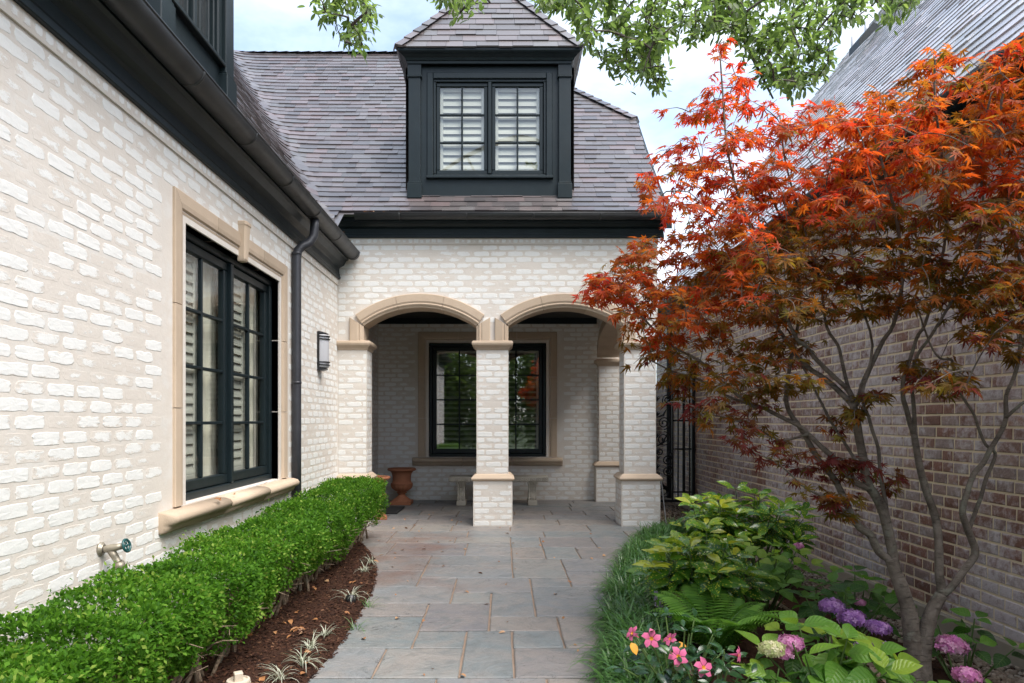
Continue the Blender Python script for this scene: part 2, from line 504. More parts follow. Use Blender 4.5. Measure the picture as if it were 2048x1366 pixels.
def leaf_mat(name, stops, rough=0.42, trans=0.45, tgain=1.7, spec=0.45, extra=None, use_obj=True, bump=None):
    """thin leaf: reflecting face plus light coming through"""
    t = NT(name)
    r = t.attr('rnd')
    c = t.ramp(r, stops)
    c = t.mix(t.math('MULTIPLY', t.noise(40, 3), 0.35), c, t.mix(0.6, c, (0.01, 0.015, 0.004)))
    if extra: c = extra(t, c)
    nm = bump(t) if bump else None
    b = t.pbr(c, rough, nm, spec=spec)
    tc = t.n('MixRGB', {'blend_type': 'MULTIPLY'}, i0=1.0, i1=c, i2=(tgain, tgain, tgain * 0.8, 1)).outputs[0]
    tl = t.n('BsdfTranslucent', Color=tc).outputs[0]
    return t.done(t.n('MixShader', i0=trans, i1=b, i2=tl).outputs[0])
M_MAPLE = leaf_mat("japanese_maple_leaf", [(0.0, (0.40, 0.026, 0.012)), (0.22, (0.42, 0.058, 0.010)), (0.42, (0.36, 0.092, 0.011)), (0.60, (0.23, 0.092, 0.011)),
                                           (0.74, (0.135, 0.112, 0.014)), (0.86, (0.15, 0.066, 0.016)), (1.0, (0.16, 0.025, 0.026))], 0.5, 0.55, 1.9, 0.3)
M_OAK = leaf_mat("oak_leaf", [(0.0, (0.060, 0.105, 0.024)), (0.6, (0.115, 0.175, 0.046)), (1.0, (0.19, 0.26, 0.07))], 0.45, 0.55, 2.0)
M_BOX = leaf_mat("boxwood_leaf", [(0.0, (0.030, 0.095, 0.008)), (0.5, (0.070, 0.180, 0.014)), (0.85, (0.120, 0.260, 0.024)), (1.0, (0.24, 0.33, 0.06))], 0.55, 0.45, 1.8, 0.12)
M_GRASS = leaf_mat("liriope_blade", [(0.0, (0.036, 0.110, 0.022)), (0.6, (0.085, 0.200, 0.045)), (1.0, (0.20, 0.32, 0.12))], 0.32, 0.4, 1.7, 0.6)
M_VARI = leaf_mat("variegated_blade", [(0.0, (0.12, 0.17, 0.09)), (0.5, (0.42, 0.44, 0.33)), (1.0, (0.60, 0.60, 0.50))], 0.5, 0.3, 1.1)
M_FERN = leaf_mat("fern_leaflet", [(0.0, (0.085, 0.22, 0.025)), (1.0, (0.18, 0.36, 0.045))], 0.5, 0.45, 1.7)

def veins(t, n=7.0, slant=1.1):
    v = t.math('ADD', t.math('MULTIPLY', t.attr('vv'), n), t.math('MULTIPLY', t.math('ABSOLUTE', t.attr('edge')), -slant * 1.6))
    fr = t.math('FRACT', v)
    line = t.math('LESS_THAN', t.math('ABSOLUTE', t.math('SUBTRACT', fr, 0.5)), 0.055)
    mid = t.math('LESS_THAN', t.math('ABSOLUTE', t.attr('edge')), 0.05)
    return t.math('MAXIMUM', line, mid), fr
def vein_extra(t, c):
    l, fr = veins(t)
    return t.mix(t.math('MULTIPLY', l, 0.45), c, t.mix(0.5, c, (0.26, 0.36, 0.10)))
def vein_bump(t):
    l, fr = veins(t)
    return t.bump(t.math('SUBTRACT', t.math('SINE', t.math('MULTIPLY', fr, PI)), t.math('MULTIPLY', l, 0.5)), 0.5, 0.004)
M_HYD = leaf_mat("hydrangea_leaf", [(0.0, (0.024, 0.070, 0.016)), (0.35, (0.055, 0.160, 0.020)), (0.7, (0.120, 0.275, 0.030)), (1.0, (0.28, 0.40, 0.035))], 0.42, 0.42, 1.6, 0.45, vein_extra, bump=vein_bump)
def aucuba_extra(t, c):
    vo = t.n('TexVoronoi', Scale=62.0); t.t.links.new(t.geo(), vo.inputs['Vector'])
    s = t.math('LESS_THAN', t.math('ADD', vo.outputs['Distance'], t.math('MULTIPLY', t.noise(30, 3), 0.55)), 0.56)
    mid = t.math('LESS_THAN', t.math('ABSOLUTE', t.attr('edge')), 0.06)
    c = t.mix(t.math('MULTIPLY', s, 0.92), c, (0.46, 0.48, 0.05))
    return t.mix(t.math('MULTIPLY', mid, 0.3), c, (0.25, 0.33, 0.08))
M_AUC = leaf_mat("aucuba_leaf", [(0.0, (0.024, 0.085, 0.016)), (0.6, (0.075, 0.200, 0.020)), (0.85, (0.17, 0.32, 0.025)), (1.0, (0.60, 0.58, 0.04))], 0.25, 0.35, 1.5, 0.6, aucuba_extra)
M_MANDE = leaf_mat("mandevilla_leaf", [(0.0, (0.012, 0.040, 0.016)), (0.7, (0.028, 0.078, 0.028)), (1.0, (0.06, 0.14, 0.03))], 0.22, 0.25, 1.4, 0.6)
def petal_mat(name, stops, tr=0.35):
    return leaf_mat(name, stops, 0.55, tr, 1.2, 0.3)
M_PINKF = petal_mat("pink_petal", [(0.0, (0.72, 0.10, 0.25)), (0.6, (0.80, 0.17, 0.36)), (1.0, (0.84, 0.34, 0.50))])
M_THROAT = petal_mat("yellow_throat", [(0.0, (0.75, 0.30, 0.03)), (1.0, (0.80, 0.42, 0.05))])
M_BLOOMP = petal_mat("pink_bloom", [(0.0, (0.52, 0.15, 0.40)), (0.5, (0.66, 0.26, 0.50)), (1.0, (0.76, 0.45, 0.62))])
M_BLOOMV = petal_mat("violet_bloom", [(0.0, (0.30, 0.13, 0.42)), (0.5, (0.46, 0.22, 0.56)), (1.0, (0.60, 0.36, 0.66))])
M_BLOOMC = petal_mat("cream_bloom", [(0.0, (0.46, 0.52, 0.22)), (0.5, (0.64, 0.64, 0.36)), (1.0, (0.72, 0.66, 0.46))])
M_SPIKE = petal_mat("violet_spike", [(0.0, (0.26, 0.18, 0.36)), (1.0, (0.40, 0.30, 0.48))])
def mat_bark(name, a, b, scale=10):
    t = NT(name)
    k = t.noise(scale, 6, 0.7)
    c = t.mix(t.ramp(k, [(0.35, 0.0), (0.65, 1.0)]), a, b)
    mp = t.n('Mapping', Vector=t.geo()); mp.inputs['Scale'].default_value = (22, 22, 130)
    ln = t.ramp(t.noise(1.0, 4, 0.6, vec=mp.outputs['Vector']), [(0.56, 0.0), (0.66, 1.0)])
    c = t.mix(t.math('MULTIPLY', ln, 0.5), c, tuple(x * 0.5 for x in a))
    li = t.ramp(t.noise(6, 6, 0.75), [(0.54, 0.0), (0.62, 1.0)])
    c = t.mix(t.math('MULTIPLY', li, 0.55), c, (0.20, 0.21, 0.165))
    h = t.math('ADD', t.noise(scale * 5, 6, 0.7), t.math('MULTIPLY', ln, -0.5))
    return t.done(t.pbr(c, 0.85, t.bump(h, 0.8, 0.008), spec=0.25))
M_BARK = mat_bark("maple_bark", (0.085, 0.068, 0.054), (0.20, 0.168, 0.140))
M_OBARK = mat_bark("oak_bark", (0.055, 0.045, 0.036), (0.12, 0.10, 0.085))
M_STEM = mat_bark("boxwood_stem", (0.14, 0.10, 0.07), (0.30, 0.225, 0.155), 25)
M_GSTEM = simple("green_stem", (0.075, 0.13, 0.03), 0.6)
# ================================================================ SETTING: ground, path, planting beds
D, BACK, XL, XR = 8.19, 10.83, -1.98, 3.0

def grid_sheet(name, xs, ys, zf, mat, kind='structure', label=None):
    mb = MB(); vs = [(x, y, zf(x, y)) for y in ys for x in xs]; nx = len(xs)
    mb.add(vs, [(j * nx + i, j * nx + i + 1, (j + 1) * nx + i + 1, (j + 1) * nx + i) for j in range(len(ys) - 1) for i in range(nx - 1)])
    o = mb.build(name, mat, smooth=True); o['kind'] = kind
    if label: o['label'] = label
    return o
grid_sheet('ground', [-200, -20, -6, 6, 20, 200], [-200, -20, -4, 20, 40, 200], lambda x, y: -0.30, M_GROUND, label='lawn around the two houses')

BEDL = [(-1.2, -0.95), (2.4, -0.935), (3.30, -0.90), (3.77, -0.87), (4.50, -0.89), (4.95, -0.905), (5.59, -0.985), (6.0, -1.07), (6.42, -1.19), (7.07, -1.424), (7.47, -1.64), (7.62, -1.78), (7.68, -1.97)]
BEDR = [(-1.2, 0.36), (2.4, 0.40), (3.30, 0.50), (4.44, 0.68), (5.2, 0.84), (5.98, 1.04), (6.7, 1.28), (7.38, 1.50), (7.9, 1.90), (8.2, 1.95), (13.5, 1.95)]
def lerp_tab(tab, y):
    for (a, xa), (b, xb) in zip(tab, tab[1:]):
        if y <= b: return xa + (xb - xa) * max(0, (y - a)) / (b - a)
    return tab[-1][1]
bedl = lambda y: lerp_tab(BEDL, y)
bedr = lambda y: lerp_tab(BEDR, y)
def zl(x, y):
    e = max(0.0, bedl(y) - x)
    return min(0.035, -0.03 + e * 0.8) + 0.012 * mnoise.noise(Vector((x * 6, y * 6, 0)))
def zr(x, y):
    e = max(0.0, x - bedr(y))
    t = min(1.0, max(0.0, (x - 1.6) / 1.3))
    return min(0.03, -0.03 + e * 0.5) - 0.20 * t + 0.014 * mnoise.noise(Vector((x * 5, y * 5, 3)))

def bed_sheet(name, edge, far, zf, ys, n, mat, label):
    mb = MB(); rows = len(ys); vs = []
    for y in ys:
        e = edge(y)
        for i in range(n + 1):
            x = e + (far - e) * i / n
            vs.append((x, y, zf(x, y) if i else zf(x, y) - 0.02))
    fs = [(j * (n + 1) + i, j * (n + 1) + i + 1, (j + 1) * (n + 1) + i + 1, (j + 1) * (n + 1) + i) for j in range(rows - 1) for i in range(n)]
    if far < 0: fs = [tuple(reversed(f)) for f in fs]
    o = mb.add(vs, fs).build(name, mat, smooth=True); o['kind'] = 'structure'; o['label'] = label
    return o
bed_sheet('mulch_bed', bedl, XL + 0.01, zl, [-1.2 + 0.12 * i for i in range(75)], 14, M_SOIL, 'dark mulch bed under the boxwood hedge')
bed_sheet('planting_bed', bedr, XR - 0.005, zr, [-1.2 + 0.14 * i for i in range(105)], 18, M_SOIL, 'dark mulch planting bed along the brick wall')

path = MB().add([(-1.97, -1.2, -0.012), (1.95, -1.2, -0.012), (1.95, BACK, -0.012), (-1.97, BACK, -0.012)], [(0, 1, 2, 3)]).build('path', M_JOINT)
tag(path, 'bluestone walk and porch floor with rusty mortar joints', kind='structure')
PAVE = [(-1.4, -.647, 3.364, 3.805), (-.647, -.216, 3.364, 3.805), (-.216, .057, 3.364, 4.113), (.057, .75, 3.364, 3.805),
        (-.508, -.216, 3.805, 4.113), (-1.4, -.508, 3.805, 4.417), (.057, .348, 3.805, 4.113), (.348, .95, 3.805, 4.417),
        (-.508, -.082, 4.113, 4.724), (-.082, .348, 4.113, 4.417), (-1.4, -.508, 4.417, 4.724), (-.082, .218, 4.417, 5.028), (.218, 1.0, 4.417, 4.86),
        (-1.4, -.364, 4.724, 5.209), (-.364, -.082, 4.724, 5.028), (.218, 1.05, 4.86, 5.209), (-.364, .218, 5.028, 5.49), (.218, .529, 5.209, 5.49),
        (.529, 1.1, 5.209, 5.75), (-1.4, -.662, 5.209, 5.75), (-.662, -.364, 5.209, 5.49), (-.662, .085, 5.49, 5.94), (-.662, .085, 5.94, 6.4), (.085, .529, 5.49, 6.23),
        (.529, 1.3, 5.75, 6.23), (-1.6, -.662, 5.75, 6.4), (-1.1, -.358, 6.4, 7.05), (-1.75, -1.1, 6.4, 7.05), (-.358, .085, 6.4, 6.81), (-.358, .085, 6.81, 7.05),
        (.085, .40, 6.23, 6.81), (.40, .72, 6.23, 6.81), (.72, 1.5, 6.23, 6.81), (.085, .397, 6.81, 7.4), (.397, .95, 6.81, 7.4), (.95, 1.7, 6.81, 7.4),
        (-1.97, -1.2, 7.05, 7.4), (-1.2, -.5, 7.05, 7.4), (-.5, .085, 7.05, 7.4)]
r_ = random.Random(5)
for (ya, yb) in ((7.4, 7.8), (7.8, 8.25), (8.25, 8.7), (8.7, 9.12), (9.12, 9.55), (9.55, 10.0), (10.0, 10.4), (10.4, 10.82)):
    x = -1.97; xe = 1.93
    while x < xe - 0.02:
        w = r_.uniform(0.45, 0.95)
        if xe - (x + w) < 0.35: w = xe - x
        PAVE.append((x, min(x + w, xe), ya, yb)); x += w
for (ya, yb) in ((-1.2, -.7), (-.7, -.1), (-.1, .5), (.5, .95), (.95, 1.5), (1.5, 2.0), (2.0, 2.5), (2.5, 2.93), (2.93, 3.364)):
    x = -1.1
    while x < 0.65:
        w = r_.uniform(0.4, 0.8); PAVE.append((x, min(x + w, 0.75), ya, yb)); x += w
for i, (x0, x1, y0, y1) in enumerate(PAVE):
    if all(bedl(y) > x1 - 0.03 for y in (y0, y1)) or (y0 < 8 and all(bedr(y) < x0 + 0.05 for y in (y0, y1))): continue
    g = 0.0065; z1 = r_.uniform(-0.0015, 0.002); b = 0.004
    cx, cy_ = (x0 + x1) / 2, (y0 + y1) / 2
    a0, a1, b0, b1 = x0 + g - cx, x1 - g - cx, y0 + g - cy_, y1 - g - cy_
    jit = lambda: r_.uniform(-0.003, 0.003)
    top, mid, low = [], [], []
    pts = []
    for (ux, uy, vx, vy) in ((a0, b0, a1, b0), (a1, b0, a1, b1), (a1, b1, a0, b1), (a0, b1, a0, b0)):
        for k in range(3):
            pts.append((ux + (vx - ux) * k / 3, uy + (vy - uy) * k / 3))
    for (px, py) in pts:
        sx = -b if px > a1 - .02 else b if px < a0 + .02 else 0
        sy = -b if py > b1 - .02 else b if py < b0 + .02 else 0
        j1, j2 = jit(), jit()
        top.append((px + sx * 1.6 + j1, py + sy * 1.6 + j2, z1)); mid.append((px + j1, py + j2, z1 - 0.004)); low.append((px + j1, py + j2, -0.03))
    n = len(pts); mb = MB()
    fs = [tuple(range(n))] + [(n + k, n + (k + 1) % n, (k + 1) % n, k) for k in range(n)] + [(2 * n + k, 2 * n + (k + 1) % n, n + (k + 1) % n, n + k) for k in range(n)]
    porch = cy_ > 8.0
    rn = r_.uniform(0.0, 0.12) if porch and r_.random() < .7 else r_.random()
    mb.add(top + mid + low, fs, rn)
    o = mb.build('paver', M_SLATE, path); o.location = (cx, cy_, 0)

# ================================================================ pieces: bricks and shingles
def view_size(c, n, area):
    d = Vector(c) - Vector((0, 0, CAMH)); L = d.length
    return area * abs(Vector(n).dot(d)) / L ** 3

class Pieces:
    """single pieces of a wall or roof: the largest in view become parts, the rest one joined part"""
    def __init__(s): s.items = []
    def finish(s, name, mat, limit, rest_parent, vis):
        s.items.sort(key=lambda t: -t['size'] if vis(t) else 1)
        big, rest = [t for t in s.items[:limit] if vis(t)], None
        ids = set(id(t) for t in big); rest = [t for t in s.items if id(t) not in ids]
        for t in big:
            if 'mesh' in t: put(name, t['mesh'], t['parent'], t['M'])
            else:
                c = Vector(t['c']); mb = MB().add([Vector(q) - c for q in t['v']], t['f'], t['rnd'])
                o = mb.build(name, mat, t['parent']); o.location = c
        groups = {}
        for t in rest: groups.setdefault(t['parent'], []).append(t)
        for par, ts in groups.items():
            mb = MB()
            for t in ts:
                if 'mesh' in t:
                    T = t['tpl']; M = t['M']
                    mb.add([M @ Vector(q) for q in T['v']], T['f'], T['rnd'], T['edge'])
                else: mb.add(t['v'], t['f'], t['rnd'])
            mb.build(name + '_field', mat, par, kind='stuff')

def white_templates(n=30):
    out = []
    R = random.Random(11)
    for i in range(n):
        lift = 1.0 - 0.85 * ((i + .5) / n) ** 1.3
        N = 16; ring, mid = [], []
        for k in range(N):
            a = 2 * PI * k / N; ca, sa = math.cos(a), math.sin(a)
            q = 8.0
            rr = 0.5 / (abs(ca) ** q + abs(sa) ** q) ** (1 / q)
            x, z = ca * rr, sa * rr
            x *= 1 - R.random() ** 2 * 0.13; z *= 1 - R.random() ** 2 * 0.20
            ring.append((x, 0.0015, z)); mid.append((x * 0.92, -R.uniform(0.0010, 0.0024) * lift, z * 0.84))
        vs = ring + mid + [(0, -0.0020 * lift, 0)]
        fs = [(k, (k + 1) % N, N + (k + 1) % N, N + k) for k in range(N)] + [(N + k, N + (k + 1) % N, 2 * N) for k in range(N)]
        rn = (i + 0.5) / n
        edge = [0.0] * N + [0.36] * N + [0.95]
        out.append({'v': vs, 'f': fs, 'rnd': rn, 'edge': edge, 'mesh': MB().add(vs, fs, rn, edge).mesh('white_brick', M_WBRICK)})
    return out
def red_templates(n=14):
    out = []; R = random.Random(12)
    for i in range(n):
        j = lambda a: R.uniform(-a, a)
        p = 0.006
        fr = [(-.5 + .03 + j(.012), -p + j(.002), -.5 + .07 + j(.02)), (.5 - .03 + j(.012), -p + j(.002), -.5 + .07 + j(.02)), (.5 - .03 + j(.012), -p + j(.002), .5 - .07 + j(.02)), (-.5 + .03 + j(.012), -p + j(.002), .5 - .07 + j(.02))]
        ou = [(-.5 + j(.01), -p * .4, -.5 + j(.02)), (.5 + j(.01), -p * .4, -.5 + j(.02)), (.5 + j(.01), -p * .4, .5 + j(.02)), (-.5 + j(.01), -p * .4, .5 + j(.02))]
        ba = [(x, 0.01, z) for (x, y, z) in ou]
        vs = fr + ou + ba + [(j(.2), -p - .002, j(.15))]
        fs = [(0, 1, 12), (1, 2, 12), (2, 3, 12), (3, 0, 12)] + [(4 + k, 4 + (k + 1) % 4, (k + 1) % 4, k) for k in range(4)] + [(8 + k, 8 + (k + 1) % 4, 4 + (k + 1) % 4, 4 + k) for k in range(4)]
        rn = (i + .5) / n
        out.append({'v': vs, 'f': fs, 'rnd': rn, 'edge': [0.0] * 13, 'mesh': MB().add(vs, fs, rn).mesh('red_brick', M_RBRICK)})
    return out
WT, RT = white_templates(), red_templates()

def lay_bricks(pc, parent, O, n, width, z0, z1, skip=None, course=0.072, pitch=0.203, gap=0.007, T=WT, seed=0, lens=None, off=0.5):
    """bricks on the face through O (lower left seen from outside) with outward normal n"""
    R = random.Random(seed); n = Vector(n); u = Vector((0, 0, 1)).cross(n)
    rot = Matrix((( u.x, -n.x, 0, 0), (u.y, -n.y, 0, 0), (u.z, -n.z, 1, 0), (0, 0, 0, 1)))
    k = 0; z = z0
    while z + course * 0.6 < z1:
        h = min(course, z1 - z) - gap
        x = -((k % 2) * pitch * off) if lens is None else -R.random() * 0.2
        while x < width - 0.03:
            L = pitch if lens is None else R.choice(lens)
            a, b = max(x, 0.0), min(x + L, width)
            if b - a > 0.045:
                c = Vector(O) + u * ((a + b) / 2) + Vector((0, 0, z - O[2] + course / 2))
                s, hh = (b - a) - gap, h
                if skip is None or not skip(c, (b - a) / 2):
                    t = R.choice(T)
                    M = Matrix.Translation(c) @ rot @ Matrix.Rotation(R.uniform(-.012, .012), 4, 'Y') @ Matrix.Diagonal((s, 1, hh, 1))
                    pc.items.append({'mesh': t['mesh'], 'tpl': t, 'M': M, 'parent': parent, 'rnd': R.random(), 'c': c, 'size': view_size(c, n, s * hh)})
            x += L
        z += course; k += 1

# ================================================================ THE WHITE HOUSE
house = thing('white_brick_house', 'whitewashed brick house with dark trim, dormers and an arched entry porch', 'house', (-2.0, 8.2, 0))
HM = Matrix.Translation(house.location)
def hput(o):                                   # parts are modelled in world coordinates under the house
    o.matrix_parent_inverse = HM.inverted(); return o
def hpart(mb, name, mat, smooth=False, label=None): return hput(mb.build(name, mat, house, smooth, label=label))
wb = Pieces()
# wing wall with window opening
w = MB()
for (ya, yb, za, zb) in ((-1.2, 4.265, -.3, 3.3), (6.065, BACK, -.3, 3.3), (4.265, 6.065, -.3, .745), (4.265, 6.065, 2.503, 3.3)):
    w.box(-2.30, XL, ya, yb, za, zb)
wing = hpart(w, 'wing_wall', M_MORTAR)
lay_bricks(wb, wing, (XL, -1.2, 0), (1, 0, 0), 9.39, 0.0, 2.88,
           lambda c, hw: (4.07 < c.y + hw and c.y - hw < 6.26 and 0.62 < c.z < 2.69), seed=1)
lay_bricks(wb, wing, (XL, 8.52, 0), (1, 0, 0), 2.3, 0.0, 2.86, lambda c, hw: 8.7 < c.y < 10.2 and c.z < 2.5, seed=2)
w = MB().box(XL - .01, XL + .012, -1.2, 8.19, 2.885, 2.958)
band = hpart(w, 'brick_band', M_MORTAR)
lay_bricks(wb, band, (XL + .012, -1.2, 2.89), (1, 0, 0), 9.38, 2.89, 2.956, pitch=.07, course=.068, gap=.014, seed=3, off=0, T=WT[14:])

# entry front above the arches
ARCH = [(-0.9885, 0.6765), (0.7485, 0.6775)]
AZ, AR = 1.478, 1.142
def arch_z(x, R):
    for xc, hw in ARCH:
        if abs(x - xc) < hw + 0.02: return AZ + math.sqrt(R * R - (x - xc) ** 2)
    return 2.2
xs = sorted(set([XL, 1.86] + [xc + (hw + .0199) * k / 12 for xc, hw in ARCH for k in range(-12, 13)] + [xc + s * (hw + .0201) for xc, hw in ARCH for s in (-1, 1)]))
w = MB(); vs = []
for x in xs:
    b = arch_z(x, AR + .03)
    vs += [(x, D, b), (x, D, 3.46), (x, D + .33, b), (x, D + .33, 3.46)]
fs = []
for i in range(len(xs) - 1):
    a, b = 4 * i, 4 * i + 4
    fs += [(a, b, b + 1, a + 1), (b + 2, a + 2, a + 3, b + 3), (a + 2, b + 2, b, a), (a + 1, b + 1, b + 3, a + 3)]
e = 4 * (len(xs) - 1); fs += [(e, e + 2, e + 3, e + 1), (2, 0, 1, 3)]
w.add(vs, fs)
front = hpart(w, 'entry_wall', M_MORTAR)
def in_arch(c, hw):
    for xc, h in ARCH:
        d = math.hypot(c.x - xc, c.z - AZ)
        if abs(c.x - xc) - hw < h + 0.16 and (d < AR + 0.155 if c.z > 2.45 else True): return True
    return False
lay_bricks(wb, front, (XL, D, 2.22), (0, -1, 0), 3.84, 2.22, 3.37, in_arch, seed=4)
w = MB().box(XL, 1.865, D - .012, D + .01, 3.375, 3.447)
fband = hpart(w, 'brick_band', M_MORTAR)
lay_bricks(wb, fband, (XL, D - .012, 3.38), (0, -1, 0), 3.84, 3.38, 3.446, pitch=.07, course=.066, gap=.014, seed=5, off=0, T=WT[14:])

def ring_profile(mb, x0, x1, y0, y1, prof, rnd=0.0):
    rings = []
    for (o, z) in prof:
        rings.append([(x0 - o, y0 - o, z), (x1 + o, y0 - o, z), (x1 + o, y1 + o, z), (x0 - o, y1 + o, z)])
    return mb.loft(rings, rnd=rnd)
CAP = [(0.0, 2.108), (0.008, 2.113), (0.012, 2.128), (0.030, 2.150), (0.045, 2.160), (0.052, 2.170), (0.056, 2.190), (0.050, 2.210), (0.040, 2.218), (0.0, 2.219)]
BASEM = [(0.0, .540), (0.008, .546), (0.022, .556), (0.025, .572), (0.014, .586), (0.004, .596), (-0.008, .610), (-0.03, .624)]
def pier(x0, x1, y0, y1, bx0, bx1, by0, by1, seed, sides):
    m = MB().box(x0, x1, y0, y1, 0.55, 2.12).box(bx0, bx1, by0, by1, -.05, .545)
    p = hpart(m, 'pier', M_MORTAR)
    ring_profile(c := MB(), x0, x1, y0, y1, CAP, r_.random()); c.build('capital', M_STONE, p)
    ring_profile(c := MB(), bx0, bx1, by0, by1, BASEM, r_.random()); c.build('base_molding', M_STONE, p)
    for (nn, O, wd, O2, wd2) in sides:
        lay_bricks(wb, p, O, nn, wd, .63, 2.10, seed=seed, pitch=.2); lay_bricks(wb, p, O2, nn, wd2, 0.0, .54, seed=seed + 50, pitch=.2)
    return p
f_, l_, rr_ = (0, -1, 0), (-1, 0, 0), (1, 0, 0)
pier(XL, -1.63, D, D + .33, XL, -1.60, D - .04, D + .37, 21, [(f_, (XL, D, .63), .35, (XL, D - .04, 0), .38), (rr_, (-1.63, D, .63), .33, (-1.60, D - .04, 0), .41)])
pier(-.312, .071, D, D + .33, -.35, .118, D - .04, D + .37, 22, [(f_, (-.312, D, .63), .383, (-.35, D - .04, 0), .468), (rr_, (.071, D, .63), .33, (.118, D - .04, 0), .41), (l_, (-.312, D + .33, .63), .33, (-.35, D + .37, 0), .41)])
pier(1.458, 1.842, D, D + .33, 1.42, 1.885, D - .04, D + .38, 23, [(f_, (1.458, D, .63), .384, (1.42, D - .04, 0), .465), (l_, (1.458, D + .33, .63), .33, (1.42, D + .38, 0), .42)])
# back pilaster and porch walls
w = MB()
for (xa, xb, za, zb) in ((XL, -1.17, -.05, 3.4), (.694, 2.2, -.05, 3.4), (-1.17, .694, -.05, .683), (-1.17, .694, 2.495, 3.4)):
    w.box(xa, xb, BACK, BACK + .3, za, zb)
bw = hpart(w, 'porch_wall', M_MORTAR)
lay_bricks(wb, bw, (XL, BACK, 0), (0, -1, 0), 3.84, 0, 2.88, lambda c, hw: c.x + hw > -1.37 and c.x - hw < .88 and .53 < c.z < 2.68, seed=6)
m = MB().box(1.503, 1.86, BACK - .2, BACK, .55, 2.12).box(1.45, 1.88, BACK - .25, BACK, -.05, .545)
p = hpart(m, 'pilaster', M_MORTAR)
ring_profile(c := MB(), 1.503, 1.86, BACK - .2, BACK - .06, CAP, .4); c.build('capital', M_STONE, p)
ring_profile(c := MB(), 1.45, 1.88, BACK - .25, BACK - .04, BASEM, .7); c.build('base_molding', M_STONE, p)
lay_bricks(wb, p, (1.503, BACK - .2, .63), f_, .357, .63, 2.10, seed=31); lay_bricks(wb, p, (1.45, BACK - .25, 0), f_, .43, 0, .54, seed=32)
lay_bricks(wb, p, (1.503, BACK, .63), l_, .2, .63, 2.10, seed=33)
# side arch of the porch
sy0, sy1 = D + .33, BACK - .2; syc, sh = (sy0 + sy1) / 2, (sy1 - sy0) / 2
ell = lambda y, k=0.0: 2.218 + (.42 + k) * math.sqrt(max(0, 1 - ((y - syc) / (sh + k)) ** 2))
ysamp = [syc + sh * math.sin(PI / 2 * k / 10) for k in range(-10, 11)]
w = MB(); vs = []
for y in ysamp:
    b = ell(y) + .03
    vs += [(1.50, y, b), (1.50, y, 3.4), (1.86, y, b), (1.86, y, 3.4)]
fs = []
for i in range(len(ysamp) - 1):
    a, b = 4 * i, 4 * i + 4
    fs += [(b, a, a + 1, b + 1), (a + 2, b + 2, b + 3, a + 3), (b + 2, a + 2, a, b), (a + 1, a + 3, b + 3, b + 1)]
sidew = hpart(w.add(vs, fs), 'porch_side_wall', M_MORTAR)
lay_bricks(wb, sidew, (1.50, sy1, 2.22), l_, sy1 - sy0, 2.22, 2.88, lambda c, hw: c.z < ell(c.y) + .12, seed=34)
for k in range(4):
    ys_ = [ysamp[5 * k + j] for j in range(6)]; rings = []
    for j, y in enumerate(ys_):
        yy = y + (.002 if j == 0 else -.002 if j == 5 else 0)
        z0_ = ell(yy); rings.append([(1.47, yy, z0_), (1.875, yy, z0_), (1.875, yy, z0_ + .13), (1.47, yy, z0_ + .13)])
    MB().loft(rings, rnd=r_.random()).build('arch_stone', M_STONE, sidew)
# ceiling
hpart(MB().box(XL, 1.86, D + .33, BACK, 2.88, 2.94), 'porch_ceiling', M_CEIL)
hpart(MB().box(XL, 1.49, BACK - .05, BACK - .004, 2.79, 2.879), 'ceiling_trim', M_TRIM)

# arch stones
APROF = [(0.0, .30), (0.0, -.008), (.022, -.018), (.030, -.030), (.042, -.034), (.052, -.026), (.060, -.030), (.075, -.036), (.155, -.036), (.164, -.030), (.164, .01)]
for xc, hw in ARCH:
    surr = hpart(MB().box(xc - hw - .15, xc - hw - .13, D + .05, D + .1, 2.3, 2.31), 'arch_surround', M_STONE)
    amax = math.asin(hw / AR)
    def apt(o, d, a, g=0.0): return (xc + (AR + o) * math.sin(a), D + d, AZ + (AR + o) * math.cos(a))
    cuts = [-amax, -amax * .36, amax * .36, amax]
    for a0, a1 in zip(cuts, cuts[1:]):
        rings = []
        for j in range(9):
            a = a0 + .0016 + (a1 - a0 - .0032) * j / 8
            rings.append([apt(o, d, a) for (o, d) in APROF])
        MB().loft(rings, rnd=r_.random()).build('arch_stone', M_STONE, surr)
    for s in (-1, 1):
        rt = []
        for (o, d) in APROF:
            za = AZ + (AR + o) * math.cos(amax) - 0.003 - o * .18; rt.append(((xc + s * (hw + o)), D + d, za))
        rb = [((xc + s * (hw + o)), D + d, 2.2195) for (o, d) in APROF]
        MB().loft([rb, rt] if s > 0 else [rt, rb], rnd=r_.random()).build('arch_stone', M_STONE, surr)

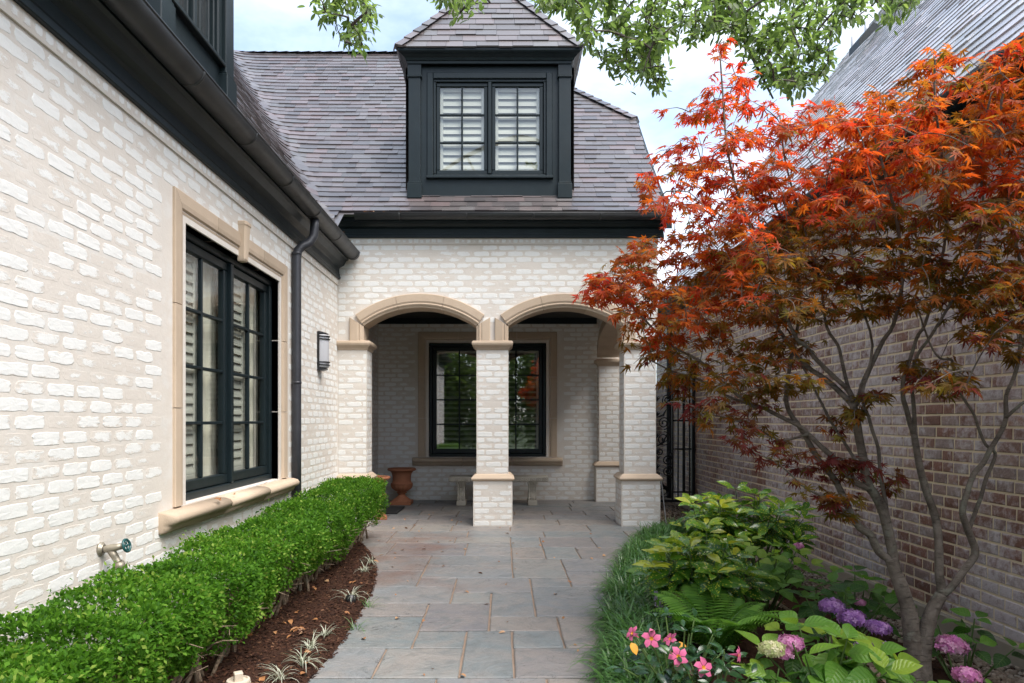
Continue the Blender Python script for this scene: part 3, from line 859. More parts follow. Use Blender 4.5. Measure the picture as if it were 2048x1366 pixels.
# ---------------------------------------------------------------- stone surrounds, sills, windows (local: x right, -y outward, z up)
def place(M): return lambda q: M @ Vector(q)
SPROF = [(0, .09), (0, .014), (.034, .014), (.040, -.001), (.052, -.004), (.060, .003), (.072, -.014), (.10, -.019), (.164, -.019), (.17, -.014), (.17, .01)]
def stone_seg(M, O, out, along, s0, s1, m0, m1):
    O, out, along = Vector(O), Vector(out), Vector(along)
    r0 = [M @ (O + out * o + Vector((0, d, 0)) + along * (s0 + m0 * o)) for (o, d) in SPROF]
    r1 = [M @ (O + out * o + Vector((0, d, 0)) + along * (s1 + m1 * o)) for (o, d) in SPROF]
    return MB().loft([r0, r1], rnd=r_.random())
def surround(M, x0, x1, z0, z1, keystone=False):
    g = .0024
    root = hpart(MB().add([M @ Vector(q) for q in ((x0 - .1, .02, z1 + .02), (x1 + .1, .02, z1 + .02), (x1 + .1, .02, z1 + .1), (x0 - .1, .02, z1 + .1))], [(0, 1, 2, 3)]), 'window_surround', M_STONE)
    H = z1 - z0
    for s, xx in ((-1, x0), (1, x1)):
        for a, b in ((0, .34), (.34, .70), (.70, 1.0)):
            last = b == 1.0
            stone_seg(M, (xx, 0, z0), (s, 0, 0), (0, 0, 1), a * H + g, b * H - (0 if last else g), 0, 1 if last else 0).build('trim_stone', M_STONE, root)
    W = x1 - x0
    for a, b in ((0, .25), (.25, .5), (.5, .75), (.75, 1.0)):
        stone_seg(M, (x0, 0, z1), (0, 0, 1), (1, 0, 0), a * W + (0.002 if a == 0 else g), b * W - (0.002 if b == 1 else g), -1 if a == 0 else 0, 1 if b == 1 else 0).build('trim_stone', M_STONE, root)
    if keystone:
        xc = (x0 + x1) / 2; rings = []
        for (z, hwid, d) in ((z1 - .035, .036, -.038), (z1 - .02, .040, -.046), (z1 + .06, .046, -.050), (z1 + .225, .058, -.060), (z1 + .235, .062, -.066), (z1 + .255, .062, -.066), (z1 + .262, .056, -.060)):
            rings.append([M @ Vector(q) for q in ((xc - hwid, .01, z), (xc - hwid, d * .8, z), (xc - hwid * .6, d, z), (xc + hwid * .6, d, z), (xc + hwid, d * .8, z), (xc + hwid, .01, z))])
        MB().loft(rings, rnd=.3).build('keystone', M_STONE, root)
    return root
def sill(M, x0, x1, zt):
    pr = [(.12, 0), (-.06, -.012), (-.095, -.022), (-.112, -.045), (-.106, -.068), (-.088, -.080), (-.07, -.085), (-.064, -.10), (-.05, -.122), (-.025, -.135), (.02, -.135), (.12, -.12)]
    parts_ = 3; root = None
    for k in range(parts_):
        a, b = x0 + (x1 - x0) * k / parts_ + .0015, x0 + (x1 - x0) * (k + 1) / parts_ - .0015
        rings = []
        def ring(x, sc, dz=0): return [M @ Vector((x, (y * sc if y < 0 else y * .9), zt + z * (1 if y < 0 else 1) + dz)) for (y, z) in pr]
        if k == 0: rings += [ring(a - .022, .35), ring(a - .015, .75), ring(a, .95), ring(a + .02, 1)]
        else: rings.append(ring(a, 1))
        if k == parts_ - 1: rings += [ring(b - .02, 1), ring(b, .95), ring(b + .015, .75), ring(b + .022, .35)]
        else: rings.append(ring(b, 1))
        mb = MB().loft(rings, rnd=r_.random())
        if root is None: root = hpart(mb, 'window_sill', M_STONE, True)
        else: mb.build('sill_stone', M_STONE, root, True)

def window(M, x0, x1, z0, z1, rows, y0=.068, glass=None, shut='closed', parent=None, fw=.05, sw=.062, room=1.1, pitch=.068, curtain=False):
    """a pair of casements, two panes wide each"""
    fm = MB()
    fm.bbox(x0, x1, y0, y0 + .11, z0, z0 + fw, M=M).bbox(x0, x1, y0, y0 + .11, z1 - fw, z1, M=M)
    fm.bbox(x0, x0 + fw, y0, y0 + .11, z0 + fw, z1 - fw, M=M).bbox(x1 - fw, x1, y0, y0 + .11, z0 + fw, z1 - fw, M=M)
    xc = (x0 + x1) / 2
    fm.bbox(xc - .022, xc + .022, y0 - .008, y0 + .11, z0 + fw, z1 - fw, M=M)
    if parent is None: root = hpart(fm, 'window', M_TRIM)
    else: root = fm.build('window_frame', M_TRIM, parent)
    holder = root if parent is None else parent
    for (a, b) in ((x0 + fw + .003, xc - .025), (xc + .025, x1 - fw - .003)):
        c, d = z0 + fw + .003, z1 - fw - .003
        sm = MB(); ys, ye = y0 + .022, y0 + .075
        sm.bbox(a, b, ys, ye, c, c + sw * 1.15, M=M).bbox(a, b, ys, ye, d - sw, d, M=M)
        sm.bbox(a, a + sw, ys, ye, c + sw * 1.15, d - sw, M=M).bbox(b - sw, b, ys, ye, c + sw * 1.15, d - sw, M=M)
        sm.build('sash', M_TRIM, holder)
        ga, gb, gc, gd = a + sw, b - sw, c + sw * 1.15, d - sw
        mm = (ga + gb) / 2
        MB().bbox(mm - .011, mm + .011, ys + .008, ye - .006, gc, gd, M=M).build('muntin', M_TRIM, holder)
        for k in range(1, rows):
            zz = gc + (gd - gc) * k / rows
            MB().bbox(ga, mm - .011, ys + .010, ye - .006, zz - .011, zz + .011, .004, M=M).bbox(mm + .011, gb, ys + .010, ye - .006, zz - .011, zz + .011, .004, M=M).build('muntin', M_TRIM, holder)
        for ci, (pa, pb) in enumerate(((ga, mm - .011), (mm + .011, gb))):
            for k in range(rows):
                za = gc + (gd - gc) * k / rows + (.011 if k else 0); zb_ = gc + (gd - gc) * (k + 1) / rows - (.011 if k < rows - 1 else 0)
                MB().add([M @ Vector(q) for q in ((pa, y0 + .045, za), (pb, y0 + .045, za), (pb, y0 + .045, zb_), (pa, y0 + .045, zb_))], [(0, 1, 2, 3)]).build('pane', glass or M_GLASS, holder)
        # interior shutter
        ysu = y0 + .082
        la, lb = (ga - .01, gb + .01)
        if curtain: lb = mm + .03
        st = .045
        shm = MB()
        for q in ((la, la + st, gc - .02, gd + .02), (lb - st, lb, gc - .02, gd + .02), (la + st, lb - st, gc - .02, gc + .03), (la + st, lb - st, gd - .035, gd + .02)):
            shm.bbox(q[0], q[1], ysu, ysu + .028, q[2], q[3], M=M)
        shm.build('shutter_frame', M_SHUTTER, holder)
        n = int((gd - gc - .07) / pitch)
        if shut is None: n = 0
        ang = {None: 0, 'closed': math.radians(68), 'half': math.radians(45), 'open': math.radians(24)}[shut]
        if isinstance(shut, str):
            pa = (gd - gc - .07) / max(n, 1); hw = pa * .56
            for k in range(n):
                zz = gc + .033 + pa * (k + .5)
                ca, sa = math.cos(ang), math.sin(ang)
                ring = []
                for (t, th) in ((-1, 0), (-.5, .004), (.5, .004), (1, 0), (.5, -.004), (-.5, -.004)):
                    yy, zz2 = t * hw * ca - th * sa, t * hw * sa + th * ca
                    ring.append((ysu + .016 + yy, zz + zz2))
                r0 = [M @ Vector((la + st, y, z)) for (y, z) in ring]; r1 = [M @ Vector((lb - st, y, z)) for (y, z) in ring]
                MB().loft([r0, r1], rnd=0).build('slat', M_SHUTTER, holder)
        if curtain:
            vs = []; nn = 60
            for i in range(nn + 1):
                x = mm - .12 + (gb + .30 - mm) * i / nn
                y = ysu + .075 + .022 * math.sin(i * 1.25) + .008 * math.sin(i * .53)
                vs += [M @ Vector((x, y, gc - .05)), M @ Vector((x, y, gd + .05))]
            MB().add(vs, [(2 * i, 2 * i + 2, 2 * i + 3, 2 * i + 1) for i in range(nn)]).build('curtain', M_CURTAIN, holder, True)
    # the room behind
    e = .35; R = [(x0 - e, y0 + .36), (x1 + e, y0 + .36)]; yb = y0 + .36 + room
    v = [(x0 - e, y0 + .112, z0 - e), (x1 + e, y0 + .112, z0 - e), (x1 + e, y0 + .112, z1 + .2), (x0 - e, y0 + .112, z1 + .2)]
    v2 = [(a, yb, c) for (a, b, c) in v]
    rm = MB().add([M @ Vector(q) for q in v + v2], [(4, 5, 6, 7), (0, 1, 5, 4), (2, 3, 7, 6), (1, 2, 6, 5), (3, 0, 4, 7)])
    rm.build('room', M_ROOM, holder)
    return root
MW = Matrix.Translation((XL, 5.165, 0)) @ Matrix.Rotation(PI / 2, 4, 'Z')
surround(MW, -.90, .90, .745, 2.503, True); sill(MW, -1.22, 1.14, .745)
wi = window(MW, -.90, .90, .745, 2.503, 4, shut='closed', curtain=True)
MP = Matrix.Translation((0, BACK, 0))
surround(MP, -1.17, .694, .683, 2.495); sill(MP, -1.408, .932, .683)
window(MP, -1.17, .694, .683, 2.495, 4, glass=M_GLASS_PORCH, shut='open', room=1.6, pitch=.08)

# door and its stone surround in the porch's left wall
MDR = Matrix.Translation((XL, 9.45, 0)) @ Matrix.Rotation(PI / 2, 4, 'Z')
sr = hpart(MB().box(-.6, .6, .01, .02, 2.2, 2.25, M=MDR), 'door_surround', M_STONE)
for s in (-1, 1):
    for a, b in ((0, .8), (.8, 1.55), (1.55, 2.2)):
        stone_seg(MDR, (s * .52, 0, 0), (s, 0, 0), (0, 0, 1), a + .002, b - (.002 if b < 2.1 else 0), 0, 1 if b > 2.1 else 0).build('trim_stone', M_STONE, sr)
stone_seg(MDR, (-.52, 0, 2.2), (0, 0, 1), (1, 0, 0), .002, 1.038, -1, 1).build('trim_stone', M_STONE, sr)
dr = hpart(MB().bbox(-.51, .51, -.012, .02, 0.01, 2.19, M=MDR), 'door', M_TRIM)
MB().tube([MDR @ Vector(q) for q in ((.42, -.01, .92), (.42, -.06, .94), (.42, -.06, 1.14), (.42, -.01, 1.16))], .011).build('handle', M_IRON, dr)

# ---------------------------------------------------------------- friezes, gutters, downspout
def extrude_x(prof, x0, x1):
    return MB().loft([[(x0, y, z) for (y, z) in prof], [(x1, y, z) for (y, z) in prof]])
def extrude_y(prof, y0, y1):
    return MB().loft([[(x, y0, z) for (x, z) in prof], [(x, y1, z) for (x, z) in prof]])
FP = [(8.195, 3.447), (8.155, 3.447), (8.150, 3.452), (8.150, 3.476), (8.160, 3.482), (8.160, 3.500), (8.168, 3.504), (8.168, 3.560), (8.13, 3.575), (8.10, 3.60), (8.06, 3.615), (8.03, 3.618), (8.03, 3.66), (8.195, 3.66)]
hpart(extrude_x(FP, -1.975, 1.93), 'frieze', M_TRIM)
LP = [(-1.985, 2.957), (-1.948, 2.957), (-1.942, 2.962), (-1.942, 2.986), (-1.952, 2.992), (-1.952, 3.004), (-1.946, 3.010), (-1.957, 3.016), (-1.957, 3.085), (-1.94, 3.10), (-1.90, 3.12), (-1.885, 3.15), (-1.87, 3.175), (-1.845, 3.185), (-1.845, 3.24), (-1.985, 3.24)]
hpart(extrude_y(LP, -1.2, 8.185), 'frieze', M_TRIM)
def gutter(axis, c, r, a0, a1, bands, name='gutter'):
    """half-round gutter open at the top, with seam bands"""
    def pt(t, ang, rr):
        u, z = rr * math.cos(ang), rr * math.sin(ang)
        return (c[0] + u, t, c[1] + z) if axis == 'y' else (t, c[0] - u, c[1] + z)
    angs = [PI + PI * k / 14 for k in range(15)]
    def ring(t, r0, r1): return [pt(t, a, r0) for a in angs] + [pt(t, a, r1) for a in reversed(angs)]
    g = hpart(MB().loft([ring(a0, r, r - .003), ring(a1, r, r - .003)]), name, M_GUTTER, True)
    lip = MB(); q0 = pt(a0, 0, r - .001); q1 = pt(a1, 0, r - .001)
    lip.tube([q0, q1], .007).build('gutter_lip', M_GUTTER, g, True)
    for b in bands:
        MB().loft([ring(b - .011, r + .002, r - .001), ring(b - .004, r + .004, r - .001), ring(b + .004, r + .004, r - .001), ring(b + .011, r + .002, r - .001)]).build('gutter_band', M_GUTTER, g, True)
    MB().add([pt(a1 - .002, a, r - .001) for a in angs] + [pt(a1 - .002, -PI / 2, 0)], [(k, k + 1, 15) for k in range(14)]).build('end_cap', M_GUTTER, g)
    return g
gl = gutter('y', (-1.785, 3.262), .086, -1.2, 8.14, [3.06 + .835 * k for k in range(-4, 7)])
gm = gutter('x', (7.965, 3.672), .064, -1.72, 1.95, [-1.2 + .78 * k for k in range(5)])
ds = MB().tube([(-1.79, 6.50, 3.20), (-1.79, 6.50, 3.10), (-1.795, 6.49, 3.02), (-1.83, 6.47, 2.95), (-1.89, 6.43, 2.905), (-1.922, 6.41, 2.86), (-1.93, 6.40, 2.79), (-1.93, 6.40, 1.2), (-1.93, 6.40, 0.0)], .042, 14)
dso = hpart(ds, 'downspout', M_SPOUT, True)
for z in (2.83, 1.62): MB().lathe([(.0425, z - .012), (.046, z - .010), (.046, z + .010), (.0425, z + .012)], (-1.93, 6.40, 0), 14).build('spout_collar', M_SPOUT, dso, True)

# ---------------------------------------------------------------- roofs
def shingle_piece(pc, parent, rows, th0, th1, nrm, rnd):
    """rows: lower points and upper points (same number); a thin wedge, thick at its lower edge"""
    lo, up = rows; n = len(lo); N = Vector(nrm)
    vs = [p + N * th0 for p in lo] + [p + N * th1 for p in up] + [p - N * .002 for p in lo] + [p - N * .001 for p in up]
    fs = []
    for k in range(n - 1):
        fs += [(k, k + 1, n + k + 1, n + k), (2 * n + k, 2 * n + k + 1, k + 1, k)]
    fs += [(2 * n, 0, n, 3 * n), (n - 1, 3 * n - 1, 4 * n - 1, 2 * n - 1)]
    c = sum(lo, Vector()) / n
    area = (lo[-1] - lo[0]).length * (up[0] - lo[0]).length
    pc.items.append({'v': vs, 'f': fs, 'rnd': rnd, 'parent': parent, 'c': c, 'n': N, 'size': view_size(c, N, area)})
def shingle_plane(pc, parent, O, U, S, uL, uR, L, e=.14, wmin=.13, wmax=.30, seed=0, cull=None):
    R = random.Random(seed); O, U, S = Vector(O), Vector(U).normalized(), Vector(S).normalized(); N = U.cross(S)
    if N.z < 0: N = -N
    k = 0
    while k * e < L:
        s = k * e; a, b = uL(s), uR(s)
        x = a - R.random() * .15
        while x < b - .02:
            wd = R.uniform(wmin, wmax); p, q = max(x, a), min(x + wd, b); x += wd
            if q - p < .03: continue
            s2 = min(s + e * 1.12, L)
            p2, q2 = max(p, uL(s2)), min(q, uR(s2))
            if q2 <= p2: p2 = q2 = min(max((p + q) / 2, uL(s2)), max(uL(s2), uR(s2)))
            dz = R.uniform(0, .012)
            lo = [O + U * (p + .0015) + S * (s - dz), O + U * (q - .0015) + S * (s - dz)]
            up = [O + U * (p2 + .0015) + S * s2, O + U * (q2 - .0015) + S * s2]
            if cull and cull(lo[0]): continue
            shingle_piece(pc, parent, (lo, up), R.uniform(.010, .020), .003, N, R.random())
        k += 1
def hip_caps(mb_list, parent, A, B, wd=.11, step=.19, mat=M_SHINGLE):
    A, B = Vector(A), Vector(B); d = (B - A); L = d.length; d.normalize(); sd = d.cross(Vector((0, 0, 1))).normalized(); up = sd.cross(d)
    n = int(L / step)
    for k in range(n):
        p = A + d * (k * step); q = A + d * min(L, (k + 1) * step + .03)
        v = [p - sd * wd - up * .03 + up * .012, p + up * .035, p + sd * wd - up * .03 + up * .012, q - sd * wd * .9 - up * .03, q + up * .020, q + sd * wd * .9 - up * .03,
             p - sd * wd - up * .045, p + up * .02, p + sd * wd - up * .045]
        MB().add(v, [(0, 1, 4, 3), (1, 2, 5, 4), (6, 7, 1, 0), (7, 8, 2, 1)], r_.random()).build('hip_cap', mat, parent)

def hM(y):
    u = y - 7.93
    if u < 0: return 3.685 + .75 * u
    return 3.685 + .75 * u + .30 * (u - .6 * (1 - math.exp(-max(u, -1.5) / .6)))
def hL(x):
    u = -1.78 - x
    if u < 0: return 3.275 + 1.1 * u
    return 3.275 + 1.1 * u + .40 * (u - .4 * (1 - math.exp(-max(u, -1.0) / .4)))
def hR(x, y):
    a, b = hM(y), hL(x); m = max(a, b)
    return (a + b + math.sqrt((a - b) ** 2 + .09 * min(1, max(.004, (m - 3.75) / 1.1)))) / 2
def gradR(x, y, e=.004):
    return Vector(((hR(x + e, y) - hR(x - e, y)) / (2 * e), (hR(x, y + e) - hR(x, y - e)) / (2 * e), 0))
ZRIDGE = 7.64
def xlim(z): return 1.96 if z < 5.67 else 1.96 - (z - 5.67) * 1.055
# deck under the shingles
xs_ = [-7 + .12 * i for i in range(76)]; ys_ = [-1.2 + .12 * i for i in range(116)]
mb = MB(); vs = [(min(x, 1.95), y, hR(x, y) - .02) for y in ys_ for x in xs_]; nx = len(xs_); fs = []
for j in range(len(ys_) - 1):
    for i in range(nx - 1):
        x, y = xs_[i] + .06, ys_[j] + .06; z = hR(x, y)
        if z < ZRIDGE and x < min(xlim(z), 1.93) and (y > 7.97 or x < -1.83): fs.append((j * nx + i, j * nx + i + 1, (j + 1) * nx + i + 1, (j + 1) * nx + i))
used = sorted(set(i for f in fs for i in f)); mp = {o: k for k, o in enumerate(used)}
roof = hpart(mb.add([vs[i] for i in used], [tuple(mp[i] for i in f) for f in fs]), 'roof', M_SHINGLE)
sh = Pieces()
DX, DHW = -.155, .98                     # the porch dormer
LDY0, LDY1, LDX = 4.0, 5.09, -2.05       # the wing dormer
def in_dormer(p):
    if abs(p.x - DX) < DHW - .05 and p.y > 8.36 and p.z < 5.6: return True
    if abs(p.x - DX) < 1.1 and p.y > 8.4 and p.z > 5.6 and p.z < 5.7 + (1.1 - abs(p.x - DX)) * 1.3: return True
    return LDY0 + .1 < p.y < LDY1 - .1 and p.x < LDX - .1 and p.z < 6.2
RS = random.Random(3)
z = 3.285
while z < ZRIDGE:
    lo_x, hi_x = -7.0, -1.2; y = 3.2
    for _ in range(40):
        mx = (lo_x + hi_x) / 2
        if hR(mx, y) > z: lo_x = mx
        else: hi_x = mx
    x = (lo_x + hi_x) / 2; pts = []
    for _ in range(700):
        g = gradR(x, y)
        pts.append((Vector((x, y, z)), g.copy()))
        t = Vector((g.y, -g.x, 0)).normalized()
        st = .025
        x += t.x * st; y += t.y * st
        g = gradR(x, y); er = z - hR(x, y); L2 = g.length_squared
        x += g.x * er / L2; y += g.y * er / L2
        if x > xlim(z): break
    g0 = pts[0][1].length
    i = 0
    gm_ = pts[-1][1].length
    dz = .14 * gm_ / math.sqrt(1 + gm_ * gm_)
    i = int(RS.random() * 6)
    while i < len(pts) - 2:
        n = RS.choice((5, 6, 7, 8, 9, 10)); j = min(i + n, len(pts) - 1)
        ids = [i, (i + j) // 2, j]
        ok = all((pts[q][0].y > 7.91) or (pts[q][0].x < -1.765) for q in ids)
        c = pts[(i + j) // 2][0]
        if ok and not in_dormer(c) and c.y > 3.2 and j > i:
            lo, up = [], []
            drop = RS.uniform(0, .010)
            for q in ids:
                p, g = pts[q]; gl_ = g.length; dirh = g / gl_
                k = 1 / math.sqrt(1 + gl_ * gl_)
                sl = Vector((dirh.x * k, dirh.y * k, gl_ * k))
                lo.append(p - sl * drop)
                rise = min(dz * 1.12, ZRIDGE + .05 - z)
                hdist = rise / gl_
                q2 = Vector((p.x + dirh.x * hdist, p.y + dirh.y * hdist, 0)); q2.z = hR(q2.x, q2.y); up.append(q2)
            tt = (lo[-1] - lo[0]).normalized(); lo[0] += tt * .0015; lo[-1] -= tt * .0015
            N = (lo[-1] - lo[0]).cross(up[0] - lo[0]).normalized()
            if N.z < 0: N = -N
            shingle_piece(sh, roof, (lo, up), RS.uniform(.010, .019), .003, N, RS.random())
        i = j
    z += dz
hip_caps(None, roof, (1.96, 10.0, 5.69), (-.1, 11.88, 7.66))
hip_caps(None, roof, (-.1, 11.89, 7.66), (-4.8, 11.89, 7.66))
# gable end under the rake, rear slope, wing ridge
rk = MB()
ry = [7.95 + .15 * k for k in range(15)]
for (xa, xb, dz0, dz1) in ((1.90, 1.975, -.20, -.005),):
    rk.loft([[(xa, y, hM(y) + dz0), (xb, y, hM(y) + dz0), (xb, y, hM(y) + dz1), (xa, y, hM(y) + dz1)] for y in ry])
hpart(rk, 'rake_board', M_TRIM)
hpart(MB().add([(1.86, 8.2, 3.3), (1.86, 12.2, 3.3), (1.86, 12.2, 5.6), (1.86, 10.0, 5.6), (1.86, 8.2, 3.8)], [(0, 1, 2, 3, 4)]), 'gable_wall', M_MORTAR)
hpart(MB().add([(-.1, 11.9, 7.62), (-7, 11.9, 7.62), (-7, 16, 3.4), (2, 16, 3.4), (2, 10.02, 5.62), (2, 13.8, 5.62)], [(0, 1, 2, 3, 5), (0, 5, 4)]), 'rear_roof', M_SHINGLE)

def dormer(M, hw, zb, ze, depth, win, label, slope=1.40, seed=0):
    """local frame: x right, y into the roof, front face at y=0"""
    T = lambda *q: M @ Vector(q)
    pw = .145; wl0, wl1, wz0, wz1 = win
    body = MB()
    cz = ze - .14
    for q in ((-hw + .02, wl0 - .07, zb, cz), (wl1 + .07, hw - .02, zb, cz), (wl0 - .07, wl1 + .07, zb, wz0 - .03), (wl0 - .07, wl1 + .07, wz1 + .07, cz)):
        body.box(q[0], q[1], .0, .12, q[2], q[3], M=M)
    for s in (-1, 1): body.box(min(s * (hw - .02), s * (hw - .10)), max(s * (hw - .02), s * (hw - .10)), .12, depth, zb - .15, cz, M=M)
    d = hpart(body, 'dormer', M_TRIM, label=label)
    cas = MB()
    for (a, b, c, e) in ((wl0 - .075, wl0 - .0, wz0, wz1 + .075), (wl1 + .0, wl1 + .075, wz0, wz1 + .075), (wl0, wl1, wz1, wz1 + .075)):
        cas.bbox(a, b, -.022, .02, c, e, .007, M=M)
    cas.build('window_casing', M_TRIM, d)
    MB().bbox(wl0 - .085, wl1 + .085, -.045, .02, wz0 - .032, wz0, .006, M=M).build('dormer_sill', M_TRIM, d)
    if hw > .7: window(M, wl0, wl1, wz0, wz1, 3, y0=.0, parent=d, fw=.032, sw=.044, room=.8, pitch=.085)
    else: window(M, wl0, wl1, wz0, wz1, 2, y0=.0, parent=d, fw=.022, sw=.028, room=.8, shut=None, curtain=True, glass=M_GLASS_UP)
    for s in (-1, 1):
        xa, xb = s * (hw - pw), s * hw; xa, xb = min(xa, xb), max(xa, xb)
        pl = MB().bbox(xa, xb, -.045, .03, zb, cz, .004, M=M)
        pl.bbox(xa - .016, xb + .016, -.062, .03, zb - .02, zb + .16, .006, M=M).bbox(xa - .010, xb + .010, -.055, .03, zb + .16, zb + .178, .005, M=M)
        pl.bbox(xa - .016, xb + .016, -.062, .03, cz - .155, cz - .135, .005, M=M).bbox(xa - .010, xb + .010, -.053, .03, cz - .135, cz - .002, .004, M=M)
        pl.build('pilaster', M_TRIM, d)
    prof = [(.0, cz), (.012, cz + .004), (.016, cz + .03), (.030, cz + .036), (.040, cz + .06), (.075, cz + .085), (.105, cz + .10), (.115, cz + .115), (.115, cz + .14), (-.05, cz + .14)]
    rings = [[T(-hw - o, depth, z), T(-hw - o, -.05 - o, z), T(hw + o, -.05 - o, z), T(hw + o, depth, z)] for (o, z) in prof]
    MB().loft(rings, closed_ring=False, cap=False).build('cornice', M_TRIM, d)
    E = hw + .125; y0 = -.05 - .125; rise = E * slope; ap = (0, y0 + E, ze + rise)
    core = MB().add([T(-E + .02, y0 + .02, ze), T(E - .02, y0 + .02, ze), T(0, y0 + E, ze + rise - .03), T(-E + .02, depth, ze), T(E - .02, depth, ze), T(0, depth + .6, ze + rise - .03)],
                    [(0, 1, 2), (3, 0, 2, 5), (1, 4, 5, 2), (1, 0, 3, 4)])
    core.build('dormer_roof', M_TRIM, d)
    sl = math.hypot(1, slope); Ls = E * sl; fn = lambda s: E * (1 - s / Ls)
    rot = M.to_3x3()
    vec = lambda *q: rot @ Vector(q)
    shingle_plane(sh, d, T(0, y0, ze), vec(1, 0, 0), vec(0, 1, slope), lambda s: -fn(s), lambda s: fn(s), Ls, seed=seed)
    for sgn in (-1, 1):
        shingle_plane(sh, d, T(sgn * E, 0, ze), vec(0, sgn, 0), vec(-sgn, 0, slope),
                      (lambda s: y0 + E * s / Ls) if sgn > 0 else (lambda s: -(depth + .6 * s / Ls)),
                      (lambda s: depth + .6 * s / Ls) if sgn > 0 else (lambda s: -(y0 + E * s / Ls)), Ls, seed=seed + 1 + sgn)
        hip_caps(None, d, T(sgn * E, y0, ze + .01), T(*ap) + Vector((0, 0, .01)), wd=.085)
    return d
MD = Matrix.Translation((DX, 8.28, 0))
dormer(MD, DHW, 3.965, 5.70, 1.1, (-.685, .685, 4.225, 5.405), 'wide dormer above the porch arches with a twin casement', seed=41)
MD2 = Matrix.Translation((LDX, (LDY0 + LDY1) / 2, 0)) @ Matrix.Rotation(PI / 2, 4, 'Z')
dormer(MD2, .55, 3.62, 5.05, 1.1, (-.325, .325, 3.86, 4.80), 'narrow dormer on the wing roof', seed=51)
wing_vis = lambda t: in_frame(t['c'], -4) and not (t['c'].x < -1.9 and t['c'].z < .70 and t['c'].y < 7.6) and not (t['c'].y > 8.3)
wb.finish('brick', M_WBRICK, 300, front, wing_vis)
sh.finish('shingle', M_SHINGLE, 300, roof, lambda t: in_frame(t['c'], -4) and Vector(t['n']).dot(Vector((0, 0, CAMH)) - t['c']) > 0.05)
# ================================================================ THE BRICK HOUSE on the right
bh = thing('brick_house', 'dark red brick house with tan mortar and a steep grey shingle roof behind the maple', 'house', (XR, 8, 0))
BM = Matrix.Translation(bh.location)
def bpart(mb, name, mat, smooth=False):
    o = mb.build(name, mat, bh, smooth); o.matrix_parent_inverse = BM.inverted(); return o
rw = bpart(MB().box(XR, XR + .3, -1.2, 13.3, -.04, 3.12).box(XR + .3, 9, 13.0, 13.3, -.04, 3.12), 'wall', M_RMORTAR)
bpart(MB().bbox(XR - .035, XR + .3, -1.2, 13.32, -.5, -.04, .008), 'footing', M_FOOT)
rb = Pieces()
lay_bricks(rb, rw, (XR, 13.3, -.03), (-1, 0, 0), 12.3, -.03, 3.1, course=.0785, gap=.0145, T=RT, seed=61, lens=(.205, .19, .15, .11))
rb.finish('brick', M_RBRICK, 300, rw, lambda t: in_frame(t['c'], -4) and 560 < proj(t['c'])[1] < 1230 and t['c'].y < 9.5)
EX, EZ, RSL = 2.74, 3.215, 1.29
eave = MB().box(EX + .02, XR, 2.0, 13.4, 3.115, 3.15)
eave.box(EX, EX + .025, 2.0, 13.42, 3.06, 3.235)
bpart(eave, 'eave_board', M_TRIM)
r2 = MB().loft([[Vector((EX - .10 + .065 * math.cos(a), y, 3.19 + .065 * math.sin(a))) for a in [PI + PI * k / 10 for k in range(11)]] + [Vector((EX - .10 + .061 * math.cos(a), y, 3.19 + .061 * math.sin(a))) for a in [2 * PI - PI * k / 10 for k in range(11)]] for y in (2.0, 13.4)])
bpart(r2, 'gutter', M_GUTTER, True)
RLEN = 11.0
S2 = Vector((1, 0, RSL)).normalized()
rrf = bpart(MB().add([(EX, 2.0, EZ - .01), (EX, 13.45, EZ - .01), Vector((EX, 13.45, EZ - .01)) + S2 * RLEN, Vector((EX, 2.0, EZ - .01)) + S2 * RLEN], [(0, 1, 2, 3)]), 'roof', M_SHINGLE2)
rs = Pieces()
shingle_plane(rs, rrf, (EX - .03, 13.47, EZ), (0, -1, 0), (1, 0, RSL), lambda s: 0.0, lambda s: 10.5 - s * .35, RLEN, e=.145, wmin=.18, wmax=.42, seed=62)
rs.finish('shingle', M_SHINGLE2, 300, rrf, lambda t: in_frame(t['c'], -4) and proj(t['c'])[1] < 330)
bpart(MB().box(EX, 9.6, 13.38, 13.46, 3.1, 3.2).loft([[Vector((EX, y, EZ - .2)), Vector((EX, y, EZ)), Vector((EX, y, EZ)) + S2 * RLEN, Vector((EX + .2, y, EZ - .2)) + S2 * RLEN] for y in (13.38, 13.46)]), 'rake_board', M_TRIM)
rp = lambda x, y: Vector((x, y, EZ + (x - EX) * RSL))
for (px, py, Yd) in ((1733, 110, 12.0), (1706, 128, 12.4)):
    x = (px - VX) / FPX * Yd; b = rp(x, Yd)
    bpart(MB().tube([b + Vector((0, 0, -.05)), b + Vector((0, 0, .34))], .035, 10), 'vent_pipe', M_PIPE, True)
b = rp((1733 - VX) / FPX * 11.0, 11.0) + Vector((-.1, 0, -.12))
vb = MB()
vb.loft([[b + Vector(q) for q in ((-.10, -.16, .08), (-.10, .16, .08), (.24, .16, .42), (.24, -.16, .42))], [b + Vector(q) for q in ((-.10, -.16, .20), (-.10, .16, .20), (.12, .16, .46), (.12, -.16, .46))]])
bpart(vb, 'roof_vent', M_TRIM)
bpart(MB().tube([(EX - .02, 12.05, 3.15), (2.90, 12.0, 2.95), (2.93, 12.0, 2.85), (2.93, 12.0, -.1)], .045, 12), 'downspout', M_SPOUT, True)

